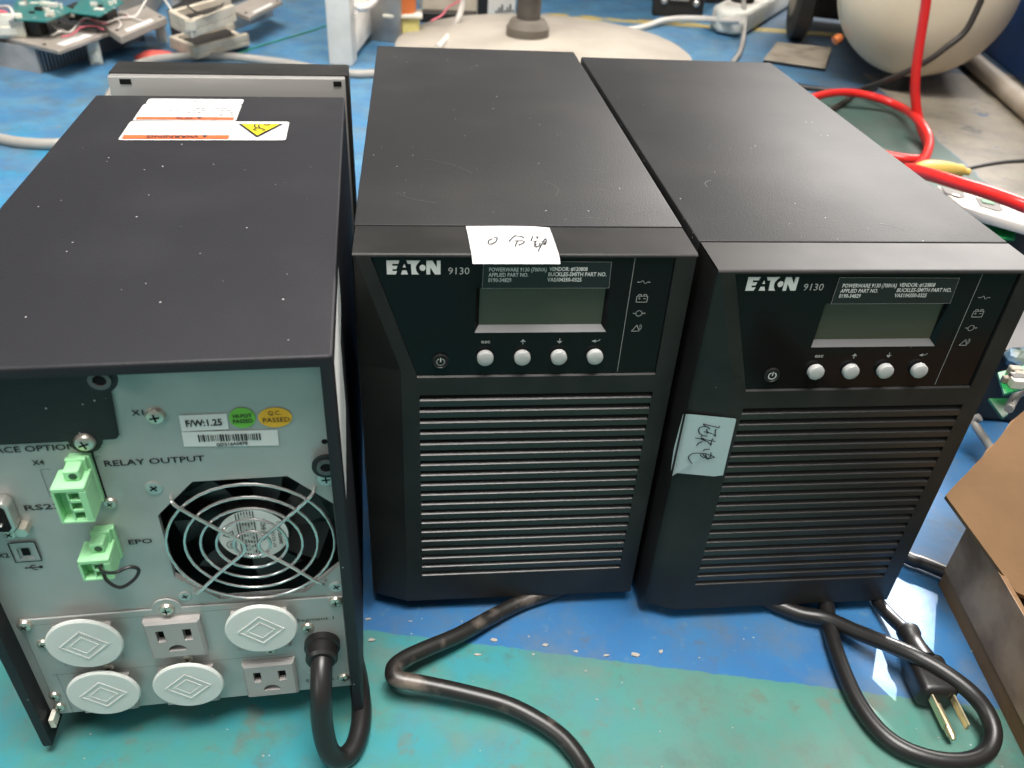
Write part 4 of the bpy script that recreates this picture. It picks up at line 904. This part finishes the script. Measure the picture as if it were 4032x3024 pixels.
# silver can and coil
q = at(*zz2(530, 282)); s = MB(); s.box(-0.036, 0.036, 0, 0.07, 0, 0.24, 0.003, 2); o_ = s.build('capacitor_can', K['silver_box']); o_.location = q; o_.rotation_euler.z = -0.1; tag(o_, 'dull silver metal can standing beside the copper coil', 'capacitor')
q = at(*zz2(655, 285)); co = thing('coil', 'wound coil with copper, green and blue bands on a yellow base', 'coil', q, 0.15)
s = MB(); s.box(-0.036, 0.034, 0, 0.05, 0, 0.045, 0.004, 2); s.build('base_film', K['yellow_film'], co)
s = MB(); s.box(-0.037, 0.040, -0.006, 0.055, 0.0452, 0.052, 0.002, 2); s.build('bobbin_flange', K['nylon'], co)
s = MB(); s.lathe([(0.027, 0.0522), (0.029, 0.060), (0.029, 0.088), (0.027, 0.094)], (0, 0.026, 0), UPZ, 28); s.build('copper_winding', K['copper'], co)
s = MB(); s.lathe([(0.030, 0.0942), (0.031, 0.10), (0.031, 0.122), (0.030, 0.126)], (0, 0.026, 0), UPZ, 28); s.build('green_tape_band', K['green_tape'], co)
s = MB(); s.box(-0.040, 0.052, -0.010, 0.06, 0.1262, 0.20, 0.006, 2); s.build('blue_cover', K['blue_plastic'], co)
# round base with pole
db = thing('pole_stand', 'dusty round cast base with a dark upright pole', 'stand', (0.020, 1.680, 0))
s = MB(); s.lathe([(0.283, 0), (0.288, 0.005), (0.286, 0.014), (0.276, 0.020), (0.18, 0.030), (0.06, 0.037)], (0, 0, 0), UPZ, 72); s.build('round_base', K['disc'], db)
PX = -0.034
s = MB(); s.lathe([(0.040, 0.033), (0.041, 0.036), (0.041, 0.052), (0.038, 0.056), (0.036, 0.061), (0.032, 0.066), (0.024, 0.067)], (PX, 0, 0), UPZ, 36); s.build('collar', K['collar'], db)
s = MB(); s.lathe([(0.0225, 0.067), (0.0225, 0.80)], (PX, 0, 0), UPZ, 28); s.build('pole', K['pole'], db)
s = MB(); s.lathe([(0.004, 0), (0.0035, 0.002)], (PX+0.010, -0.0203, 0.110), (0.4, -0.9, 0), 10); s.build('set_screw', K['steel'], db)
# pale plank, carton, wires behind the base
p = [at(*zz2(x, y)) for x, y in ((790, 118), (1150, 130), (1180, 60), (760, 30))]
s = MB(); s.prism(p, (0, 0, 0.05), 0.002, 1); tag(s.build('metal_channel', K['beige']), 'pale metal channel lying behind the round base', 'metal channel')
s = MB(); s.prism([at(*zz2(x, y)) for x, y in ((770, 150), (1130, 165), (1150, 140), (790, 125))], (0, 0, 0.02), 0.001, 1); tag(s.build('dark_strip', K['black_metal']), 'dark strip lying along the pale metal channel', 'metal strip')  # dark slab along the near side of the channel
ct = thing('carton', 'small white printed carton with black print behind the round base', 'carton', at(*zz2(1290, 108)), 0.5)
s = MB(); s.box(-0.055, 0.045, 0, 0.05, 0, 0.12, 0.001, 1); s.build('carton_body', K['white'], ct)
s = MB(); s.box(-0.056, -0.025, -0.0008, 0.051, -0.0, 0.121); 
for k in range(7): s.box(-0.005+0.007*k, -0.001+0.007*k, -0.0006, 0.0, 0.006, 0.012+0.006*(k % 3))
s.build('black_print', K['ink'], ct)
cord('cable', [aty(*zz2(1070, -20), 1.80), aty(*zz2(1055, 40), 1.80), aty(*zz2(1030, 120), 1.79), aty(*zz2(990, 200), 1.77), at(*zz2(930, 280), 0.03), at(*zz2(890, 320), 0.028)], 0.006, K['wire_white'], 'white cable dropping down onto the round base')
cord('wire', [at(*zz2(x, y), 0.06) for x, y in ((850, 140), (920, 100), (960, 50), (1040, 5))], 0.002, K['wire_pink'], 'thin red wire across the pale metal channel', 'wire', 6)
cord('cable', [at(*zz2(x, y), 0.10) for x, y in ((350, 45), (380, 55), (430, 40), (470, 0), (480, -40))], 0.006, K['wire_white'], 'white cable looped behind the white stand')
# white cable, power strip, adapter
cord('cable', [at(*zz3(x, y), z) for x, y, z in ((-60, 165, 0.005), (0, 162, 0.005), (120, 157, 0.005), (200, 140, 0.006), (280, 112, 0.010), (380, 100, 0.014), (520, 103, 0.022), (640, 112, 0.035), (705, 112, 0.045))], 0.0070, K['wire_white'], 'white cable running from the power strip to the round base')
sd = Vector((0.243, 0.478, 0)).normalized(); sn = Vector((sd.y, -sd.x, 0))
ps = thing('power_strip', 'white power strip with a black plug pushed into it', 'power strip', at(*zz3(600, 192)), math.atan2(sd.y, sd.x))
s = MB(); ol = [(0.0, -0.025), (0.02, -0.045), (0.60, -0.045), (0.60, 0.045), (0.045, 0.045), (0.0, 0.015)]; s.prism([(x, y, 0.004) for x, y in ol], (0, 0, 0.048), 0.010, 3); s.build('strip_body', K['strip'], ps)
s = MB(); s.prism([(0.07, -0.028, 0.0522), (0.5, -0.028, 0.0522), (0.5, 0.028, 0.0522), (0.07, 0.028, 0.0522)], (0, 0, 0.0015), 0.0005, 1); s.build('socket_face', K['white'], ps)
s = MB()
for k in range(5):
    for dy in (-0.011, 0.009): s.box(0.10+k*0.08, 0.116+k*0.08, dy, dy+0.004, 0.0538, 0.0545)
s.build('socket_holes', K['dark'], ps)
s = MB(); s.lathe([(0.026, 0), (0.026, 0.035), (0.014, 0.05), (0.008, 0.07)], (0.12, 0.0, 0.0546), UPZ, 20); tag(s.build('power_plug', K['black_metal']), 'dark plug pushed into the white power strip', 'plug'); bpy.context.view_layer.update()
o_ = [o for o in bpy.data.objects if o.get('label') == 'dark plug pushed into the white power strip'][0]; o_.matrix_world = Matrix.Translation(ps.location) @ Matrix.Rotation(ps.rotation_euler.z, 4, 'Z')
cord('cable', [aty(*zz3(715, -30), 2.0), aty(*zz3(718, 60), 1.98), aty(*zz3(720, 150), 1.92), aty(*zz3(708, 235), 1.85), at(*zz3(688, 290), 0.006), at(*zz3(655, 335), 0.006)], 0.0050, K['grey_cable'], 'thin grey cable hanging down past the power strip')
ad = thing('adapter', 'black adapter block with chrome fittings beside the power strip', 'adapter', at(*zz3(370, 96)), -0.1)
s = MB(); s.box(-0.065, 0.055, 0, 0.09, 0, 0.10, 0.006, 2); s.build('adapter_body', K['black_metal'], ad)
s = MB()
for x, z, w_ in ((-0.040, 0.055, 0.010), (0.030, 0.060, 0.010), (-0.040, 0.035, 0.008), (0.035, 0.035, 0.008)): s.lathe([(w_, 0), (w_*0.9, 0.006), (w_*0.4, 0.009)], (x, 0, z), (0, -1, 0), 14)
s.box(-0.028, 0.018, -0.010, 0.0, 0.038, 0.052, 0.004, 2); s.build('chrome_fitting', K['steel'], ad)
# dark box added for a bench and the shadow under it
cb = thing('bench_shade', 'dark box standing in for a bench and the shadow under it behind the round base', 'bench_shade', (0.0, 2.30, 0))
s = MB(); s.box(0.02, 0.52, 0, 0.5, 0.05, 0.9, 0.004, 2); s.build('shade_body', K['black_metal'], cb)
s = MB(); s.box(0.04, 0.5, 0.03, 0.45, 0, 0.0498); s.build('shade_base', K['black_metal'], cb)
# compressor
ac = thing('air_compressor', 'cream air compressor tank on dark wheels at the upper right', 'air compressor', (0.685, 1.600, 0), -0.25)
s = MB(); R_ = 0.148; zc_ = 0.172
s.lathe([(R_*0.30, -0.074), (R_*0.55, -0.064), (R_*0.76, -0.047), (R_*0.90, -0.026), (R_*0.975, -0.008), (R_, 0.010), (R_, 0.42), (R_*0.9, 0.46), (R_*0.5, 0.49), (0.02, 0.50)], (0, 0, zc_), (0, 1, 0), 64)
s.build('tank', K['tank'], ac)
s = MB(); s.lathe([(R_+0.0004, 0.030), (R_+0.0025, 0.033), (R_+0.0025, 0.040), (R_+0.0004, 0.043)], (0, 0, zc_), (0, 1, 0), 64, cap=False); s.build('weld_seam', K['tank'], ac)
wx, wy = -0.195, 0.34
s = MB(); s.lathe([(0.085, -0.02), (0.10, -0.014), (0.10, 0.014), (0.085, 0.02)], (wx, wy, 0.10), (1, 0.1, 0), 36); wh = s.build('wheel', K['black_metal'], ac)
s = MB(); s.lathe([(0.040, -0.024), (0.055, -0.021), (0.055, 0.021), (0.040, 0.024)], (wx, wy, 0.10), (1, 0.1, 0), 28); s.build('rim', K['plate'], wh)
s = MB(); s.tube([(wx, wy, 0.10), (0.2, wy+0.05, 0.10)], 0.012, 12, 0); s.build('axle', K['pole'], ac)
s = MB(); s.lathe([(0.030, 0), (0.027, 0.02), (0.022, 0.040)], (-0.01, 0.02, 0), UPZ, 20); s.build('rubber_foot', K['foot'], ac)
s = MB(); s.box(-0.17, 0.10, 0.44, 0.60, 0.03, 0.45, 0.004, 2); s.build('dark_backing', K['black_metal'], ac)  # dark box added to fill the dark gap between wheel and tank
s = MB(); s.lathe([(0.007, 0), (0.009, 0.004), (0.009, 0.014), (0.005, 0.016)], (-0.125, 0.0, 0.080), (-0.6, -0.4, -0.4), 12); s.build('drain_valve', K['copper'], ac)
# plate
p = [at(*zz9(x, y), 0.006) for x, y in ((205, 462), (310, 330), (735, 370), (680, 530))]
pt = thing('metal_plate', 'grimy folded metal plate lying on the blue floor behind the right power supply', 'metal plate', (p[0].x, p[0].y, 0)); o = Vector(pt.location)
s = MB(); s.prism([q-o for q in p], (0, 0, 0.002), 0.0008, 1); s.build('plate_top', K['plate'], pt)
s = MB(); e = (p[3]-p[0]); s.prism([p[0].lerp(p[1], 0.02)-o-Vector((0, 0, 0.0062)), p[3].lerp(p[2], 0.02)-o-Vector((0, 0, 0.0062)), p[3].lerp(p[2], 0.06)-o-Vector((0, 0, 0.0062)), p[0].lerp(p[1], 0.06)-o-Vector((0, 0, 0.0062))], (0, 0, 0.0058)); s.build('folded_leg', K['black_metal'], pt)
# pipe and blue panel
a, b = at(*zz3(1860, 255), 0.018), at(*zz3(2260, 600), 0.018)
tag(MB().tube([a+(a-b)*0.1, a, a.lerp(b, .33)+Vector((0, 0.004, 0)), a.lerp(b, .66), b, b+(b-a)*0.3], 0.0175, 16, 4).build('pipe', K['pipe']), 'cream plastic pipe lying along the foot of the blue panel', 'pipe')
bw0 = at(*zz3(1960, 240)); bw1 = at(*zz3(2225, 470)); d = (bw1-bw0).normalized(); nrm = Vector((d.y, -d.x, 0)); nrm = nrm if nrm.x > 0 else -nrm
s = MB(); A_, B_ = bw0-d*0.9, bw1+d*0.8; s.prism([A_, B_, B_+nrm*0.04, A_+nrm*0.04], (0, 0, 0.32), 0.003, 1); tag(s.build('blue_panel', K['blue_wall']), 'dark blue painted panel standing at the right edge behind the compressor', 'panel')
# hoses and cables at the right
cord('air_hose', [aty(*zz3(1695, -60), 1.34), aty(*zz3(1688, 20), 1.34), aty(*zz3(1668, 150), 1.34), aty(*zz3(1645, 300), 1.34), aty(*zz3(1632, 420), 1.34), aty(*zz3(1632, 520), 1.34), at(*zz3(1650, 640), 0.024), at(*zz3(1688, 740), 0.010), at(*zz3(1700, 790), 0.008), at(*zz3(1670, 845), 0.007), at(*zz3(1600, 850), 0.007), at(*zz3(1520, 838), 0.007), at(*zz3(1380, 810), 0.007)], 0.0072, K['red_hose'], 'red air hose hanging down in front of the compressor tank')
cord('air_hose', [at(*zz3(950, 590), 0.02), at(*zz3(1040, 545), 0.024), at(*zz3(1110, 512), 0.028), at(*zz3(1250, 492), 0.028), at(*zz3(1400, 514), 0.024), at(*zz3(1550, 570), 0.018), at(*zz3(1650, 645), 0.034), at(*zz3(1705, 740), 0.026), at(*zz3(1690, 830), 0.022), at(*zz3(1640, 890), 0.03), at(*zz3(1560, 905), 0.07), at(*zz3(1600, 905), 0.105), at(*zz3(1720, 935), 0.118), at(*zz3(1900, 990), 0.124), at(*zz3(2060, 1040), 0.126), at(*zz3(2230, 1105), 0.126), at(*zz3(2400, 1180), 0.12)], 0.0066, K['red_hose'], 'red air hose curling over the teal strip and out across the white device')
cord('cable', [aty(*zz3(1995, -40), 1.40), aty(*zz3(1975, 20), 1.40), aty(*zz3(1900, 165), 1.40), aty(*zz3(1800, 250), 1.40), aty(*zz3(1680, 335), 1.41), aty(*zz3(1500, 420), 1.45), at(*zz3(1330, 485), 0.010), at(*zz3(1260, 540), 0.005), at(*zz3(1190, 582), 0.005), at(*zz3(1100, 620), 0.005)], 0.0050, K['brown_cable'], 'dark cable sweeping down across the compressor tank')
cord('cable', [at(*zz3(x, y), 0.004) for x, y in ((960, 445), (1040, 465), (1120, 475), (1230, 492), (1330, 490), (1420, 470))], 0.0045, K['brown_cable'], 'thin dark cable on the floor behind the right power supply')
cl = thing('crocodile_clip', 'yellow rubber crocodile clip resting on the red hose', 'clip', at(*zz4(1270, 765), 0.075))
c_a = at(*zz4(1265, 770), 0.070)-Vector(cl.location); c_b = at(*zz4(1620, 770), 0.060)-Vector(cl.location)
s = MB(); s.tube([c_a, c_a.lerp(c_b, 0.12), c_a.lerp(c_b, 0.3), c_a.lerp(c_b, 0.65), c_a.lerp(c_b, 0.92), c_b], lambda t: 0.004+0.0085*math.sin(min(1, t*1.15+0.12)*math.pi*0.88)**0.8, 14, 4); s.build('clip_boot', K['clip'], cl)
c_c = at(*zz4(1690, 785), 0.058)-Vector(cl.location)
s = MB(); s.tube([c_b, c_b.lerp(c_c, 0.5), c_c], 0.0042, 10, 3); s.build('finger_tab', K['clip'], cl)
s = MB(); s.tube([c_b]+[at(*zz4(x, y), z)-Vector(cl.location) for x, y, z in ((1720, 745, 0.058), (1850, 720, 0.055), (2000, 700, 0.05), (2200, 690, 0.04))], 0.0028, 8, 4); s.build('lead_wire', K['brown_cable'], cl)
# white device with labels beside the right unit
dv = thing('control_unit', 'white device with dark printed labels under the red hose', 'device', at(*zz4(1430, 900), 0.1))
o = Vector(dv.location)
p = [at(*zz4(x, y), 0.100)-o for x, y in ((1430, 890), (2230, 1100), (2230, 1235), (1640, 1068))]
s = MB(); s.prism(p, (0, 0, -0.010), 0.0012, 2); s.build('device_lid', K['white'], dv)
s = MB(); s.prism([q*1.0+Vector((0.012, 0.022, -0.011)) for q in p], (0, 0, -0.088)); s.build('device_case', K['black_metal'], dv)
def dvp(pts, z, name, m):
    s = MB(); s.prism([at(*zz4(x, y), z)-o for x, y in pts], (0, 0, 0.0005)); s.build(name, m, dv)
dvp(((1460, 905), (1560, 915), (1640, 935), (1660, 990), (1620, 1000), (1500, 955)), 0.1004, 'grey_label', K['pole'])
dvp(((1740, 990), (1930, 1030), (1970, 1095), (1930, 1105), (1780, 1060)), 0.1004, 'grey_label', K['pole'])
dvp(((1790, 1003), (1880, 1022), (1900, 1052), (1800, 1030)), 0.1013, 'green_panel', K['pcb_green'])
dvp(((1550, 958), (1610, 972), (1612, 985), (1555, 970)), 0.1013, 'white_print', K['label'])
gb = thing('circuit_board', 'bright green circuit board tucked below the white device', 'circuit board', at(*zz4(1760, 1160), 0.066)); o = Vector(gb.location)
s = MB(); s.prism([at(*zz4(x, y), 0.080)-o for x, y in ((1690, 1120), (2080, 1235), (2060, 1345), (1900, 1335))], (0, 0, 0.002)); s.build('board', K['pcb_green'], gb)
s = MB(); s.box(0.035, 0.065, -0.03, 0.0, -0.066, 0.010, 0.002, 1); s.build('heat_sink', K['black_metal'], gb)
# clutter seen between the right unit and the box flap
cl2 = thing('circuit_board', 'dark circuit board with green corner standing above the cardboard flap', 'circuit board', at(*zz8(520, 330), 0.02)); o = Vector(cl2.location)
zzc = lambda x, y: (3700+x*0.33167, 1250+y*0.33167)
s = MB(); s.prism([at(*zzc(x, y), 0.045)-o for x, y in ((570, 985), (800, 985), (800, 1170), (740, 1215))], (0, 0, 0.002)); s.build('green_corner', K['pcb_green'], cl2)
s = MB(); s.box(-0.02, 0.16, 0.02, 0.10, -0.019, 0.05, 0.003, 1); s.build('dark_housing', K['black_metal'], cl2)
q = at(*zzc(900, 590), 0.06); s = MB(); s.lathe([(0.004, 0), (0.009, 0.003), (0.011, 0.008), (0.009, 0.013), (0.003, 0.016)], (0, 0, 0), UPZ, 12)
for v_ in s.bm.verts: v_.co += Vector((random.uniform(-1, 1), random.uniform(-1, 1), random.uniform(-1, 1)))*0.0016
o_ = s.build('crumpled_plastic', K['crumple'], smooth=False); o_.location = q; tag(o_, 'pale blue crumpled plastic piece behind the cardboard flap', 'plastic piece')
cord('cable', [at(*zzc(x, y), 0.06) for x, y in ((820, 1090), (870, 990), (930, 910), (1010, 880))], 0.0032, K['grey_cable'], 'grey cable bent in a hook behind the cardboard flap')

c3 = thing('circuit_board', 'small green circuit board with dark parts at the right edge above the flap', 'circuit board', at(3990, 1480, 0.03)); o = Vector(c3.location)
s = MB(); s.prism([at(x, y, 0.075)-o for x, y in ((3925, 1475), (4060, 1440), (4080, 1520), (3950, 1560))], (0, 0, 0.002)); s.build('board', K['pcb_green'], c3)
for k in range(7):
    q = at(random.uniform(3945, 4050), random.uniform(1460, 1530), 0.077)-o; r = random.uniform(0.003, 0.006)
    s = MB(); s.box(q.x-r, q.x+r, q.y-r*0.7, q.y+r*0.7, q.z, q.z+r*1.6, 0.0006, 1); s.build('component', random.choice([K['black_metal'], K['nylon'], K['black_metal'], K['plate']]), c3)

# ------------------------------------------------------------------ swept dirt on the floor
db_ = MB()
spots = [(260, 428, 0.003), (500, 312, 0.0014), (240, 300, 0.002), (1025, 428, 0.0028), (1335, 462, 0.0026), (920, 520, 0.0024), (1265, 518, 0.0012), (1530, 500, 0.0018), (1715, 525, 0.0026), (1900, 522, 0.0030), (2055, 500, 0.0024), (1815, 693, 0.0009), (1890, 858, 0.0010), (1660, 798, 0.0009), (890, 685, 0.0006)]
for x, y, r in spots:
    q = at(*zz5(x, y)); n = 6; a0 = random.random()*6
    db_.prism([(q.x+r*random.uniform(.4, 1.1)*math.cos(a0+i), q.y+r*0.6*random.uniform(.3, 1.2)*math.sin(a0+i), 0.0003) for i in range(n)], (0, 0, r*0.22))
for i in range(34):
    x, y = random.uniform(-0.25, 0.30), random.uniform(0.21, 0.34); r = random.uniform(0.0003, 0.0007); a0 = random.random()*6
    db_.prism([(x+r*math.cos(a0+k*1.25), y+r*0.7*math.sin(a0+k*1.25), 0.0003) for k in range(5)], (0, 0, r*0.6))
for i in range(60):
    x, y = random.uniform(-1.0, 0.9), random.uniform(0.9, 1.9); r = random.uniform(0.001, 0.0035); a0 = random.random()*6
    db_.prism([(x+r*math.cos(a0+k*1.25), y+r*0.7*math.sin(a0+k*1.25), 0.0003) for k in range(5)], (0, 0, r*0.5))
d_ = db_.build('floor_debris', K['flake'], smooth=False); d_['kind'] = 'stuff'; d_['label'] = 'small pale flakes and grit scattered over the painted floor'
